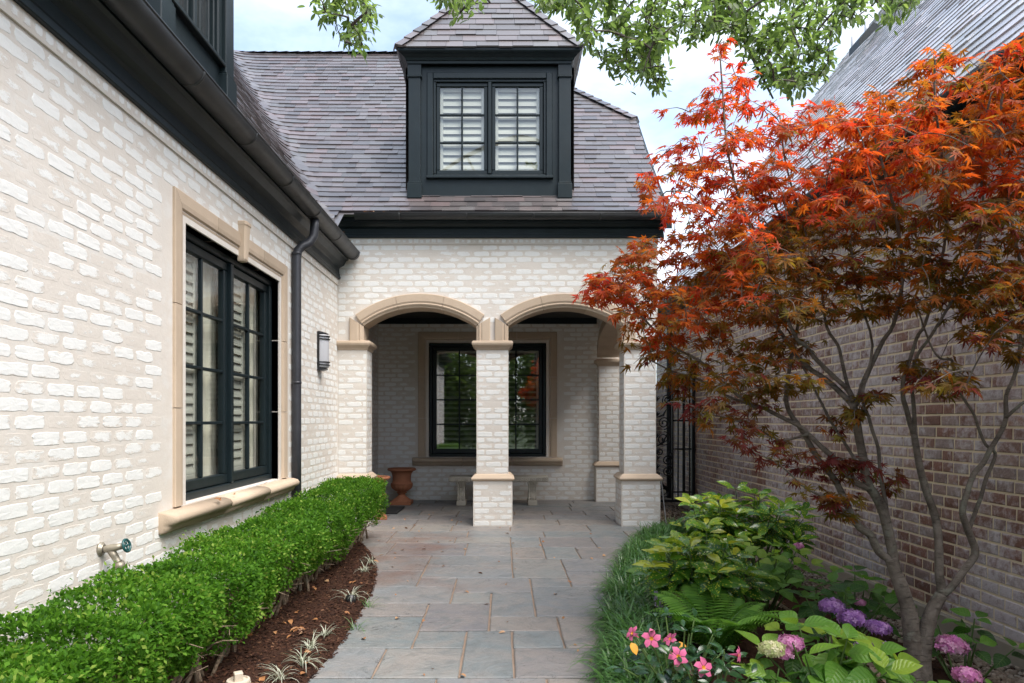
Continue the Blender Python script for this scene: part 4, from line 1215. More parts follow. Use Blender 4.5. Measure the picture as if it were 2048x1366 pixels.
# garden wall closing the side yard behind the gate
gw = thing('garden_wall', 'low red brick wall seen through the iron gate at the end of the side yard', 'wall', (2.4, 13.3, 0))
gwm = MB().box(1.88, 2.99, 13.31, 13.5, -.3, 2.0).build('wall_core', M_RMORTAR, gw); gwm.matrix_parent_inverse = Matrix.Translation(gw.location).inverted()
gb = Pieces(); lay_bricks(gb, gwm, (1.88, 13.31, -.03), (0, -1, 0), 1.11, -.03, 2.0, course=.0785, gap=.0125, T=RT, seed=63, lens=(.205, .205, .10))
gb.finish('brick', M_RBRICK, 90, gwm, lambda t: in_frame(t['c']))

# ================================================================ iron gate
gate = thing('iron_gate', 'black wrought iron gate with a scrollwork panel and plain bars in the side yard', 'gate', (2.5, 10.64, 0))
GY = 10.64
def gpart(mb, name, mat=M_IRON, smooth=True):
    o = mb.build(name, mat, gate, smooth); o.matrix_parent_inverse = Matrix.Translation(gate.location).inverted(); return o
GX = lambda px: (px - VX) / FPX * GY
GZ = lambda py: CAMH + (VY - py) / FPX * GY
gpart(MB().bbox(GX(1383), GX(1395), GY - .04, GY + .05, -.12, 2.05, .004), 'post', smooth=False)
gpart(MB().bbox(2.02, 2.08, GY - .03, GY + .03, -.12, 2.0, .004), 'post', smooth=False)
for py in (1003, 984, 898, 841, 770): gpart(MB().bbox(2.08 if py in (1003, 770) else GX(1345), GX(1383), GY - .014, GY + .014, GZ(py) - .012, GZ(py) + (.03 if py == 1003 else .012), .003), 'rail', smooth=False)
for px in (1345, 1356, 1367.5, 1379): gpart(MB().bbox(GX(px) - (.021 if px == 1367.5 else .011), GX(px) + (.021 if px == 1367.5 else .011), GY - .012, GY + .012, GZ(1003), GZ(765) + .12, .003), 'bar', smooth=False)
gxc = GX(1312)
gpart(MB().bbox(gxc - .008, gxc + .008, GY - .010, GY + .010, GZ(1003), GZ(770), .002), 'bar', smooth=False)
gpart(MB().bbox(GX(1279) - .01, GX(1279) + .01, GY - .012, GY + .012, GZ(1003), GZ(765) + .12, .003), 'bar', smooth=False)
def spiral(cx, cz, R, turns, a0, hand, n=34):
    pts = []
    for i in range(n + 1):
        t = i / n; r = R * (1 - t) ** .8 * .92 + .012; a = a0 + hand * turns * 2 * PI * t
        pts.append((cx + r * math.cos(a), GY, cz + r * math.sin(a)))
    return pts
for s in (1, -1):
    for (px, py, R, hand, a0) in ((1327.5, 846, .098, 1, -PI / 2), (1327.5, 878, .115, -1, PI / 2), (1335, 921, .082, 1, -PI / 2), (1335, 942, .082, -1, PI / 2), (1327, 984, .092, -1, PI / 2), (1335, 801, .082, 1, PI / 2),
                                  (1319.5, 903, .048, 1, PI), (1340, 908, .036, -1, 0), (1340, 954, .036, 1, 0)):
        off = GX(px) - gxc
        sp = spiral(0, GZ(py), R, 1.85 if R > .06 else 1.2, a0, hand)
        sp = [(gxc + s * (off + q[0]), q[1], q[2]) for q in sp]
        m = MB().tube(sp, [.010] * (len(sp) - 4) + [.012, .015, .018, .02], 6)
        gpart(m, 'scroll')
    for (pa, pb) in (((1313, 893), (1334, 868)), ((1314, 956), (1338, 984)), ((1313, 835), (1333, 818))):
        q = [(gxc + s * (GX(pa[0]) - gxc), GY, GZ(pa[1])), (gxc + s * (GX((pa[0] + pb[0]) / 2 + 3) - gxc), GY, GZ((pa[1] + pb[1]) / 2 + 4)), (gxc + s * (GX(pb[0]) - gxc), GY, GZ(pb[1]))]
        gpart(MB().tube(q, [.006, .022, .006], 6), 'leaf_scroll')
for py in (800, 830, 873, 905, 918, 935, 950):
    m = MB()
    for a in (-.9, -.45, 0, .45, .9):
        m.tube([(gxc, GY, GZ(py) - .03), (gxc + math.sin(a) * .05, GY, GZ(py) + .03 * math.cos(a)), (gxc + math.sin(a) * .085, GY, GZ(py) + .065 * math.cos(a))], [.006, .013, .004], 5)
    gpart(m, 'palmette')
st = thing('garden_stake', 'thin black stake leaning beside the right porch pier', 'stake', (1.88, 7.75, 0))
MB().tube([(0, 0, -.1), (.02, .25, .22), (.075, .7, .60)], .009, 6).build('rod', M_BLACKP, st)

# ================================================================ things on the porch and walls
def mv(o, loc): o.location = loc; return o
def urn_mesh(t, seed):
    prof = [(.0, .0), (.155, .0), (.155, .045), (.125, .055), (.125, .075), (.10, .095), (.062, .125), (.050, .150), (.058, .165), (.075, .170), (.075, .182), (.058, .19)]
    MB().bbox(-.155, .155, -.155, .155, 0, .055, .006).build('plinth', M_TERRA, t)
    MB().lathe([(.14, .055), (.13, .075), (.10, .095), (.062, .125), (.050, .150), (.058, .165), (.076, .170), (.076, .184), (.055, .19)], n=28).build('stem', M_TERRA, t, True)
    m = MB(); n = 56; prof2 = [(.05, .188), (.10, .205), (.140, .24), (.158, .275), (.160, .30)]
    vs = []
    for (r, z) in prof2:
        for k in range(n):
            a = 2 * PI * k / n; rr = r * (1 + (.045 if k % 4 in (1, 2) else -.02) * min(1, (z - .185) / .05))
            vs.append((rr * math.cos(a), rr * math.sin(a), z))
    m.add(vs, [(i * n + k, i * n + (k + 1) % n, (i + 1) * n + (k + 1) % n, (i + 1) * n + k) for i in range(4) for k in range(n)])
    m.build('gadroon_bowl', M_TERRA, t, True)
    MB().lathe([(.150, .298), (.165, .302), (.165, .318), (.146, .326), (.138, .36), (.140, .42), (.150, .468), (.175, .50)], n=32).build('neck', M_TERRA, t, True)
    MB().lathe([(.175, .50), (.205, .508), (.214, .520), (.214, .536), (.203, .545), (.185, .545), (.172, .53), (.14, .44), (.10, .30), (0, .26)], n=32).build('rim', M_TERRA, t, True)
u1 = thing('terracotta_urn', 'terracotta pedestal urn standing free against the back wall of the porch', 'urn', (-1.52, 10.30, 0)); urn_mesh(u1, 1)
u2 = thing('terracotta_urn', 'terracotta urn mostly hidden behind the far end of the hedge', 'urn', (-1.66, 8.78, 0)); urn_mesh(u2, 2); u2.rotation_euler.z = .3
dm = tag(MB().bbox(-.24, .24, -.36, .36, .002, .02, .004).build('doormat', M_MAT), 'black doormat lying inside the porch by the urns', 'doormat'); dm.location = (-1.66, 9.55, 0)

bench = thing('stone_bench', 'concrete garden bench with carved edge under the porch window', 'bench', (-.06, 10.28, 0))
bs = MB().bbox(-.74, .74, -.20, .20, .352, .432, .014)
bo = bs.build('seat_slab', M_BENCH, bench)
for k in range(17):
    x = -.68 + 1.36 * k / 16; m = MB()
    pr = [(0.0, .014), (.012, .012), (.013, .004), (.022, .002), (.027, .010), (.036, .008), (.038, 0)]
    for i, (r, d) in enumerate(pr):
        pass
    vs = [(x + r * math.cos(a), -.20 - d, .392 + r * .92 * math.sin(a)) for (r, d) in pr[1:] for a in [2 * PI * j / 12 for j in range(12)]] + [(x, -.20 - .014, .392)]
    n = 12
    fs = [(i * n + j, (i + 1) * n + j, (i + 1) * n + (j + 1) % n, i * n + (j + 1) % n) for i in range(len(pr) - 2) for j in range(n)] + [(len(vs) - 1, j, (j + 1) % n) for j in range(n)]
    m.add(vs, fs).build('carved_rosette', M_BENCH, bo, True)
for x in (-.555, .505):
    m = MB(); rings = []
    for (z, w, d0, d1) in ((.075, .056, -.15, .15), (.11, .062, -.165, .165), (.14, .058, -.155, .155), (.20, .054, -.12, .12), (.26, .056, -.125, .125), (.31, .062, -.155, .155), (.335, .075, -.175, .175), (.353, .078, -.18, .18)):
        ring = [(x - w, d0, z)]
        for k in range(7): ring.append((x - w + 2 * w * (k + .5) / 7, d0 + (.010 if k % 2 else -.003), z))
        ring += [(x + w, d0, z), (x + w, d1, z), (x - w, d1, z)]
        rings.append(ring)
    m.loft(rings); lg = m.build('leg', M_BENCH, bench)
    MB().bbox(x - .068, x + .068, -.18, .18, 0.0, .076, .008).build('leg_foot', M_BENCH, lg)

lamp = thing('wall_lamp', 'black wall lamp with frosted half-round shade between the downspout and the porch', 'lamp', (XL, 7.36, 1.80))
MB().bbox(0.0, .028, -.085, .085, 0, .42, .006).add([(0.028, -.085, .42), (.028, .085, .42), (.09, .05, .405), (.09, -.05, .405), (.028, -.085, .395), (.028, .085, .395), (.09, .05, .392), (.09, -.05, .392)], [(0, 3, 2, 1), (4, 5, 6, 7), (0, 4, 7, 3), (3, 7, 6, 2), (2, 6, 5, 1)]).add([(0.028, -.075, 0.0), (.028, .075, 0.0), (.085, .045, .012), (.085, -.045, .012), (.028, -.075, .03), (.028, .075, .03), (.085, .045, .03), (.085, -.045, .03)], [(0, 1, 2, 3), (4, 7, 6, 5), (0, 3, 7, 4), (3, 2, 6, 7), (2, 1, 5, 6)]).build('back_plate', M_BLACKP, lamp)
MB().lathe([(0, .035), (.078, .035), (.080, .05), (.080, .375), (.078, .385), (0, .385)], (.028, 0, 0), 20, a0=-PI / 2, a1=PI / 2).build('lamp_shade', M_FROST, lamp, True)
for z in (.062, .092, .338, .368):
    MB().lathe([(.081, z - .006), (.091, z - .005), (.091, z + .005), (.081, z + .006)], (.028, 0, 0), 20, a0=-PI / 2, a1=PI / 2).build('band', M_BLACKP, lamp)

tap = thing('garden_tap', 'weathered brass garden tap with a dark teal wheel handle on the white brick wall', 'tap', (XL, 3.36, .635))
MB().lathe([(.0, 0), (.034, 0), (.034, .008), (.024, .014), (.022, .02)], n=16, M=Matrix.Rotation(PI / 2, 4, 'Y')).build('flange', M_BRASS, tap, True)
MB().tube([(0, 0, 0), (.03, 0, 0), (.055, 0, .004), (.085, .004, .010), (.105, .006, .013)], [.017, .018, .021, .017, .014], 12).build('body', M_BRASS, tap, True)
MB().tube([(.05, .002, -.005), (.065, .008, -.035), (.078, .012, -.062), (.083, .014, -.07)], [.019, .018, .017, .021], 12).tube([(.083, .014, -.068), (.092, .017, -.10), (.0925, .0172, -.102)], [.024, .024, .019], 12).build('spout', M_BRASS, tap, True)
hm = Matrix.Translation((.125, .008, .016)) @ Matrix.Rotation(PI / 2 - .25, 4, 'Y')
wm = MB()
ang = [2 * PI * k / 18 for k in range(19)]
wm.tube([hm @ Vector((.030 * math.cos(a), .030 * math.sin(a), 0)) for a in ang], .0065, 8)
for k in range(4): wm.tube([hm @ Vector((0, 0, 0)), hm @ Vector((.03 * math.cos(k * PI / 2), .03 * math.sin(k * PI / 2), 0))], .005, 6)
wm.tube([(.10, .006, .012), (.13, .008, .017)], .007, 8)
wm.build('handle_wheel', M_TEAL, tap, True)
MB().tube([(.090, .016, -.098), (.105, .02, -.15), (.125, .03, -.22), (.13, .05, -.34), (.12, .1, -.5)], .014, 10).build('hose', M_HOSE, tap, True)

vb_ = thing('irrigation_canister', 'beige ribbed plastic canister with a square knob at the hedge foot', 'canister', (-1.20, 3.10, -.02))
MB().lathe([(.052, 0), (.052, .105), (.050, .112), (.040, .115), (.038, .108), (0, .108)], n=28).build('body', M_PLASTIC, vb_)
rm_ = MB()
for k in range(14):
    a = 2 * PI * k / 14; rm_.box(-.0015, .0015, .0515, .0545, .0, .10, M=Matrix.Rotation(a, 4, 'Z'))
rm_.build('rib', M_PLASTIC, vb_)
MB().bbox(-.019, .019, -.019, .019, .106, .145, .003, M=Matrix.Rotation(.5, 4, 'Z')).build('square_knob', M_PLASTIC, vb_)

sl_ = thing('garden_spotlight', 'small black garden spotlight in the mulch beside a variegated tuft', 'spotlight', (-1.03, 4.62, .02))
MB().lathe([(0, 0), (.02, 0), (.034, .02), (.036, .055), (.031, .06), (.029, .05), (0, .045)], n=16, M=Matrix.Rotation(-.5, 4, 'X')).build('housing', M_BLACKP, sl_, True)
MB().tube([(0, 0, .02), (0, .02, -.10)], .007, 6).build('spike', M_BLACKP, sl_)
# ================================================================ PLANTS
def oval(rows=6, wmax=.5, peak=.42, fold=.12, curl=.25, tip=1.5):
    """leaf along +Y (0..1), half width wmax, folded on its midrib; returns verts, faces, across, along"""
    vs, ed, al = [], [], []
    for i in range(rows + 1):
        t = i / rows
        w = wmax * (math.sin(PI * t ** (math.log(.5) / math.log(peak))) ** (1 / tip) if 0 < t < 1 else 0.0)
        z = -curl * t * t
        for s in (-1, 0, 1):
            vs.append((s * w, t, z + abs(s) * fold * (w / wmax))); ed.append(float(s)); al.append(t)
    fs = []
    for i in range(rows):
        for c in (0, 1):
            a = 3 * i + c; b = a + 3
            if i == 0: fs.append((1, b + 1, b) if c == 0 else (1, b + 1, b))
            elif i == rows - 1: fs.append((a, a + 1, b + 1) if c == 0 else (a, a + 1, b))
            else: fs.append((a, a + 1, b + 1, b))
    return vs, fs, ed, al
def variants(name, tpl, mat, n=10, smooth=True):
    vs, fs, ed, al = tpl
    return [MB().add(vs, fs, (k + .5) / n, ed, al).mesh(name, mat, smooth) for k in range(n)]
def unit(v): return v / max(np.linalg.norm(v), 1e-9)
def frame1(pos, axis, nrm, size, wid):
    return M34(frames(np.array([pos]), np.array([axis], float), np.array([nrm], float), np.array([size]), np.array([wid]))[0])

# ---------------------------------------------------------------- japanese maple
mt = thing('japanese_maple', 'multi-stemmed Japanese maple with red, orange and bronze leaves in front of the brick wall', 'tree', (2.05, 3.4, -.1))
MTI = Matrix.Translation(mt.location).inverted()
def mpart(o): o.matrix_parent_inverse = MTI; return o
CH = {
 'trunk': ([(1838, 1420), (1838, 1390), (1837, 1350), (1834, 1318), (1833, 1296)], 3.40, 3.40, .064, .040),
 'L': ([(1826, 1400), (1827, 1345), (1827, 1300), (1822, 1262), (1818, 1225), (1806, 1185), (1791, 1145), (1781, 1116)], 3.385, 3.42, .046, .030),
 'L1': ([(1791, 1140), (1780, 1080), (1766, 1022), (1750, 990), (1738, 973), (1730, 946), (1725, 911), (1717, 870), (1711, 830), (1706, 808)], 3.42, 3.40, .026, .019),
 'L1a': ([(1708, 815), (1690, 794), (1652, 759), (1616, 735), (1589, 705), (1565, 670), (1520, 610), (1470, 555), (1430, 500)], 3.40, 3.72, .015, .006),
 'L1b': ([(1706, 806), (1698, 782), (1662, 748), (1630, 716), (1611, 691), (1592, 676), (1560, 600), (1520, 500), (1480, 400), (1455, 300), (1445, 180), (1440, 110)], 3.40, 3.50, .014, .004),
 'L1c': ([(1708, 812), (1719, 795), (1725, 770), (1738, 740), (1752, 710), (1768, 678), (1787, 648), (1805, 560), (1795, 450), (1765, 330), (1740, 240)], 3.40, 3.05, .015, .005),
 'L1d': ([(1708, 808), (1695, 770), (1684, 724), (1676, 691), (1652, 650), (1640, 560), (1600, 430), (1570, 320), (1560, 230)], 3.40, 3.70, .010, .004),
 'L2': ([(1784, 1120), (1758, 1104), (1741, 1070), (1721, 1056), (1705, 1034), (1690, 1000), (1668, 957), (1641, 925), (1619, 887), (1598, 852), (1580, 826), (1572, 800), (1576, 759), (1581, 724), (1588, 690), (1600, 600), (1580, 480), (1530, 370)], 3.42, 3.75, .021, .006),
 'M': ([(1742, 978), (1711, 965), (1690, 941), (1662, 911), (1641, 892), (1616, 868), (1597, 851), (1554, 830), (1527, 816), (1500, 809), (1445, 765), (1400, 722), (1340, 690), (1290, 640), (1240, 590), (1180, 570)], 3.40, 3.85, .016, .004),
 'M2': ([(1500, 809), (1450, 790), (1400, 760), (1350, 745), (1300, 720)], 3.68, 3.95, .008, .004),
 'O': ([(1774, 1050), (1772, 1010), (1765, 973), (1760, 938), (1756, 895), (1744, 859), (1736, 830), (1728, 813), (1726, 780), (1745, 690), (1720, 600), (1700, 480)], 3.42, 3.25, .011, .005),
 'Q': ([(1730, 950), (1714, 927), (1698, 900), (1679, 870), (1660, 840), (1644, 808), (1630, 781), (1616, 751), (1600, 724), (1560, 640), (1450, 620), (1380, 600)], 3.40, 3.9, .009, .004),
 'low': ([(1705, 1036), (1660, 1000), (1610, 975), (1560, 930), (1510, 905)], 3.44, 3.30, .008, .003),
 'low2': ([(1616, 868), (1560, 880), (1500, 850), (1430, 830), (1380, 810)], 3.5, 3.45, .007, .003),
 'R': ([(1848, 1400), (1846, 1345), (1845, 1305), (1850, 1277), (1857, 1243), (1868, 1214), (1883, 1189)], 3.40, 3.38, .044, .029),
 'R1': ([(1883, 1194), (1882, 1172), (1878, 1144), (1878, 1101), (1875, 1062), (1868, 1025), (1855, 990), (1841, 941), (1834, 905), (1828, 868)], 3.38, 3.42, .022, .016),
 'R1a': ([(1828, 868), (1820, 846), (1812, 816), (1806, 794), (1807, 756), (1817, 729), (1825, 702), (1836, 670), (1850, 648), (1875, 560), (1893, 450), (1885, 330), (1870, 200), (1870, 120)], 3.42, 2.95, .013, .004),
 'R1b': ([(1828, 868), (1829, 840), (1826, 797), (1822, 756), (1836, 708), (1863, 670), (1920, 570), (1965, 450), (1960, 300), (1985, 180)], 3.42, 2.85, .011, .004),
 'R2': ([(1883, 1191), (1905, 1172), (1928, 1141), (1947, 1116), (1950, 1098), (1942, 1076), (1929, 1042), (1925, 1022), (1932, 992), (1947, 949), (1966, 927), (1980, 900), (2001, 865), (2012, 835), (2012, 792), (2028, 754), (2039, 708), (2042, 640), (2045, 560), (2020, 420), (2000, 280), (2010, 120)], 3.38, 2.90, .020, .005),
 'R3': ([(1937, 1062), (1953, 1017), (1962, 994), (1972, 957), (1985, 927), (1990, 905), (1971, 889), (1958, 859), (1947, 827), (1925, 794), (1909, 754), (1904, 721), (1879, 716), (1858, 683), (1830, 600)], 3.34, 3.15, .010, .004),
 'R4': ([(2012, 835), (2040, 810), (2080, 780), (2110, 720), (2130, 600)], 3.15, 2.9, .008, .004),
}
nodes = []
trk = MB()
RM = random.Random(21)
def smooth_chain(pts, r0, r1, sub=3):
    out, rr = [], []
    n = len(pts)
    for i in range(n - 1):
        p0, p1, p2, p3 = pts[max(i - 1, 0)], pts[i], pts[i + 1], pts[min(i + 2, n - 1)]
        for k in range(sub):
            t = k / sub
            q = 0.5 * ((2 * p1) + (-p0 + p2) * t + (2 * p0 - 5 * p1 + 4 * p2 - p3) * t * t + (-p0 + 3 * p1 - 3 * p2 + p3) * t ** 3)
            out.append(q); u = (i + t) / (n - 1); rr.append(r0 + (r1 - r0) * u)
    out.append(pts[-1]); rr.append(r1)
    return out, rr
for nm, (pp, ya, yb, ra, rb_) in CH.items():
    n = len(pp); L = np.cumsum([0] + [math.dist(pp[i], pp[i + 1]) for i in range(n - 1)]); L = L / L[-1]
    pts = [P(x, y, ya + (yb - ya) * u) for (x, y), u in zip(pp, L)]
    q, rr = smooth_chain(pts, ra, rb_)
    rr = [r * (1 + .10 * mnoise.noise(p * 14)) for p, r in zip(q, rr)]
    if nm in ('trunk', 'L', 'R'): trk.tube(q, rr, 14)
    else: mpart(MB().tube(q, rr, 8).build('branch', M_BARK, mt, True))
    if nm not in ('trunk', 'L', 'R'):
        for i in range(0, len(q)):
            _, yy = proj(q[i])
            if yy < 1060: nodes.append(np.array(q[i]))
mpart(trk.build('trunk', M_BARK, mt, True))

def in_poly(x, y, poly):
    c = False; n = len(poly)
    for i in range(n):
        (x0, y0), (x1, y1) = poly[i], poly[(i + 1) % n]
        if (y0 > y) != (y1 > y) and x < (x1 - x0) * (y - y0) / (y1 - y0) + x0: c = not c
    return c
def poly_points(poly, n, R):
    xs = [p[0] for p in poly]; ys = [p[1] for p in poly]; out = []
    while len(out) < n:
        x, y = R.uniform(min(xs), max(xs)), R.uniform(min(ys), max(ys))
        if in_poly(x, y, poly): out.append((x, y))
    return out
REG = [
 ([(1425, 90), (1475, 85), (1490, 180), (1560, 200), (1575, 270), (1430, 270), (1405, 190)], 24, .18),
 ([(1310, 215), (1400, 190), (1450, 260), (1460, 340), (1300, 345), (1320, 270)], 22, .2),
 ([(1285, 345), (1460, 280), (1640, 200), (1720, 200), (1850, 190), (1900, 270), (1780, 430), (1500, 460), (1280, 440)], 280, .26),
 ([(1740, 190), (1860, 105), (1960, 110), (2048, 60), (2120, 70), (2120, 420), (1850, 430), (1780, 310)], 225, .38),
 ([(1150, 575), (1270, 480), (1500, 440), (1520, 640), (1400, 700), (1250, 680), (1220, 620)], 260, .40),
 ([(1500, 440), (1850, 410), (2120, 410), (2120, 570), (1900, 600), (1700, 640), (1520, 650)], 350, .66),
 ([(1850, 570), (2120, 550), (2120, 730), (2000, 710), (1900, 680)], 70, .76),
 ([(1230, 690), (1400, 690), (1600, 660), (1650, 770), (1540, 800), (1420, 780), (1300, 770)], 95, .68),
 ([(1300, 800), (1400, 770), (1480, 800), (1550, 860), (1480, 890), (1390, 840)], 22, .97),
 ([(1490, 880), (1600, 865), (1680, 900), (1780, 930), (1740, 960), (1640, 960), (1560, 945), (1510, 920)], 26, .95),
 ([(1590, 960), (1700, 985), (1740, 1020), (1700, 1045), (1650, 1015)], 12, .93),
 ([(1640, 780), (1720, 800), (1700, 900), (1650, 850)], 11, .70), ([(1730, 770), (1790, 775), (1780, 805), (1735, 800)], 6, .8),
 ([(1800, 700), (1890, 730), (1910, 790), (1830, 780)], 16, .82), ([(1880, 720), (1960, 740), (1950, 800), (1890, 790)], 11, .74),
 ([(1130, 572), (1200, 552), (1260, 560), (1240, 610), (1150, 598)], 18, .12), ([(1740, 1000), (1790, 930), (1800, 950), (1770, 1010)], 5, .94),
]
sp = []
for poly, n, hue in REG:
    for (x, y) in poly_points(poly, n, RM):
        base = 3.80 if x < 1300 else 3.80 - (x - 1300) / 800 * .85
        if y > 800 and x < 1800: base = 3.42
        Y = base + RM.gauss(0, .26 if y < 780 else .12)
        p = np.array(P(x, y, Y))
        if p[0] > 2.86: continue
        h = hue + RM.gauss(0, .13)
        if hue < .7: h += .12 * max(0, (Y - base) / .4) * (1 if y > 400 else .3)
        sp.append((p, min(.999, max(.001, h))))
def grow(sp, nodes, MBt, r0, r1, sag=.12, R=RM):
    """join every spray to the nearest wood by a bent twig; returns tip directions"""
    A = np.array(nodes); out = []
    cap = len(A) + 4 * len(sp) + 10
    buf = np.empty((cap, 3)); buf[:len(A)] = A; m = len(A)
    order = sorted(range(len(sp)), key=lambda i: np.min(np.linalg.norm(A - sp[i][0], axis=1)))
    for i in order:
        p, h = sp[i]
        dv = buf[:m] - p
        k = int(np.argmin((dv ** 2).sum(1) + .25 * np.maximum(0, dv[:, 2]) ** 2)); q = buf[k]; d = p - q; L = np.linalg.norm(d)
        if L < .015: d = np.array([R.gauss(0, 1), R.gauss(0, 1), .4]); d = unit(d) * .05; L = .05
        mid = q + d * .5 + np.array([R.uniform(-1, 1) * .1 * L, R.uniform(-1, 1) * .1 * L, sag * L])
        ra = r0 * min(1, .35 + L * 1.6)
        MBt.tube([q, q + (mid - q) * .55 + np.array([0, 0, sag * L * .2]), mid, p], [ra, ra * .85, ra * .7, r1], 5, cap=False)
        buf[m] = mid; buf[m + 1] = p; buf[m + 2] = q + d * .25 + np.array([0, 0, sag * L * .6]); m += 3
        out.append((p, unit(p - mid + np.array([1e-4, 0, 0])), h))
    return out
tw = MB()
tips = grow(sp, nodes, tw, .0050, .0013, .10)
mpart(tw.build('twigs', M_BARK, mt, True, kind='stuff'))
def maple_tpl(curl=.20, seed=0):
    RT_ = random.Random(seed)
    vs, fs = [(0, 0, 0)], []
    lob = [(-128, .42), (-82, .70), (-40, .92), (0, 1.0), (40, .92), (82, .70), (128, .42)]
    ring = [(math.radians(180), .02)]
    for i, (a, L) in enumerate(lob):
        A = math.radians(a + RT_.uniform(-5, 5)); L *= RT_.uniform(.9, 1.08); hwid = math.radians(9.5 if abs(a) < 100 else 13)
        if i: ring.append((math.radians((lob[i - 1][0] + a) / 2), .27))
        ring += [(A - hwid, L * .58), (A, L), (A + hwid, L * .58)]
    for (a, r) in ring: vs.append((r * math.sin(a), r * math.cos(a), -curl * r * r * (1 + .5 * math.sin(a * 2 + seed)) + (.03 if abs(r - .27) < .001 else 0)))
    n = len(ring)
    for k in range(n): fs.append((0, 1 + k, 1 + (k + 1) % n))
    # leaf stalk
    b = len(vs); vs += [(-.012, 0, 0), (.012, 0, 0), (.008, -.42, .06), (-.008, -.42, .06)]; fs.append((b, b + 1, b + 2, b + 3))
    return vs, fs
MTP = [maple_tpl(c, i) for i, c in enumerate((.06, .20, .34, .50))]
MTV, MTF = MTP[1]
pos, ax, nr, sz, hue = [], [], [], [], []
for (p, d, h) in tips:
    n = RM.choice((6, 7, 8, 9, 10)); hz = unit(np.array([d[0], d[1], d[2] * .35 + .02]))
    side = unit(np.cross(hz, [0, 0, 1]))
    for k in range(n):
        back = RM.random() ** 1.3 * .16; s = 1 if k % 2 else -1
        ang = RM.uniform(15, 75) * (0.25 if k == 0 else 1)
        a = hz * math.cos(math.radians(ang)) + side * s * math.sin(math.radians(ang)) + np.array([RM.gauss(0, .22), RM.gauss(0, .22), RM.gauss(-.22, .28)])
        a = unit(a); q = p - hz * back + a * RM.uniform(.02, .045)
        nn = np.array([RM.gauss(0, .38), RM.gauss(-.42, .40), 0.85 + RM.gauss(0, .2)])
        pos.append(q); ax.append(a); nr.append(nn); sz.append(RM.uniform(.035, .054) * (1.05 if h < .4 else 1)); hue.append(min(.999, max(.001, h + RM.gauss(0, .09) - (.05 if back < .03 else -.03))))
pos, ax, nr, sz, hue = map(np.array, (pos, ax, nr, sz, hue))
FM = frames(pos, ax, nr, sz, sz * rng.uniform(.8, 1.1, len(sz)))
vis_sz = np.where([in_frame(p, -10) for p in pos], sz / pos[:, 1], 0) * np.abs((FM[:, 1, 2] / sz))
order = np.argsort(-vis_sz); big, rest = order[:300], order[300:]
mv_ = [MB().add(MTP[k % 4][0], MTP[k % 4][1], (k + .5) / 24).mesh('maple_leaf', M_MAPLE) for k in range(24)]
for i in big: mpart(put('leaf', mv_[min(23, int(hue[i] * 24))], mt, M34(FM[i])))
mpart(put('foliage', big_mesh('maple_foliage', [scatter(MTP[k][0], MTP[k][1], FM[rest[k::4]], hue[rest[k::4]]) for k in range(4)], M_MAPLE), mt, kind='stuff'))

# ---------------------------------------------------------------- oak overhead
ok = thing('oak_tree', 'green oak whose leafy branches hang into the sky above the roof', 'tree', (1.6, -5.2, -.3))
OTI = Matrix.Translation(ok.location).inverted()
def opart(o): o.matrix_parent_inverse = OTI; return o
opart(MB().tube(*smooth_chain([Vector(q) for q in ((1.6, -5.2, -.4), (1.6, -5.1, 1.5), (1.5, -4.6, 4.2), (1.4, -3.4, 5.8))], .34, .24), 16).build('trunk', M_OBARK, ok, True))
onodes = []
for pts, a, b in ((((1.4, -3.4, 5.8), (1.3, -1.0, 6.9), (1.3, 2.0, 6.9), (1.3, 4.2, 6.2), (1.35, 5.5, 5.5)), .16, .05), (((1.3, 2.0, 6.9), (.4, 4.0, 6.5), (-.6, 5.2, 5.7), (-1.35, 5.6, 5.0)), .07, .014),
                  (((1.3, 2.0, 6.9), (2.2, 3.8, 6.4), (2.7, 5.1, 5.6), (3.0, 5.6, 5.0)), .07, .014), (((1.35, 5.5, 5.5), (.8, 5.7, 5.1), (.45, 5.8, 4.75)), .03, .01), (((1.35, 5.5, 5.5), (1.75, 5.7, 5.0), (2.1, 5.8, 4.4), (2.3, 5.8, 4.0)), .03, .007),
                  (((1.35, 5.5, 5.5), (1.25, 5.8, 4.9), (1.2, 5.9, 4.3)), .022, .007), (((-.6, 5.2, 5.7), (-.3, 5.6, 5.0), (-.1, 5.7, 4.75)), .02, .007)):
    q, rr = smooth_chain([Vector(t) for t in pts], a, b, 5)
    opart(MB().tube(q, rr, 8).build('branch', M_OBARK, ok, True))
    onodes += [np.array(t) for t in q if t.y > 3.5]
OREG = [([(625, -30), (760, -30), (755, 85), (735, 115), (700, 95), (650, 55)], 46), ([(835, -30), (960, -30), (940, 25), (900, 35), (850, 10)], 16),
        ([(1060, -30), (1340, -30), (1340, 100), (1330, 180), (1280, 155), (1230, 140), (1190, 120), (1160, 70), (1130, 25), (1070, 10)], 190),
        ([(1340, -30), (1700, -30), (1730, 35), (1680, 70), (1640, 160), (1600, 195), (1550, 185), (1490, 95), (1420, 70), (1350, 85)], 270), ([(1700, -30), (1850, -30), (1830, 5), (1790, 55), (1750, 30)], 34)]
RO = random.Random(31); osp = []
for poly, n in OREG:
    for (x, y) in poly_points(poly, n, RO):
        Y = 5.6 + RO.gauss(0, .35); osp.append((np.array(P(x, y, Y)), RO.random()))
for k in range(110):                                   # the rest of the crown, above the frame and towards the trunk
    osp.append((np.array([RO.gauss(1.2, 1.5), RO.uniform(-6.5, -2.5), RO.gauss(7.3, .5)]), RO.random()))
otw = MB(); onodes += [np.array([1.3, -1 + k * .5, 6.9]) for k in range(6)]
otips = grow(osp, onodes, otw, .012, .002, .05, RO)
opart(otw.build('twigs', M_OBARK, ok, True, kind='stuff'))
OV = oval(4, .19, .5, .03, .12)
pos, ax, nr, sz, hue = [], [], [], [], []
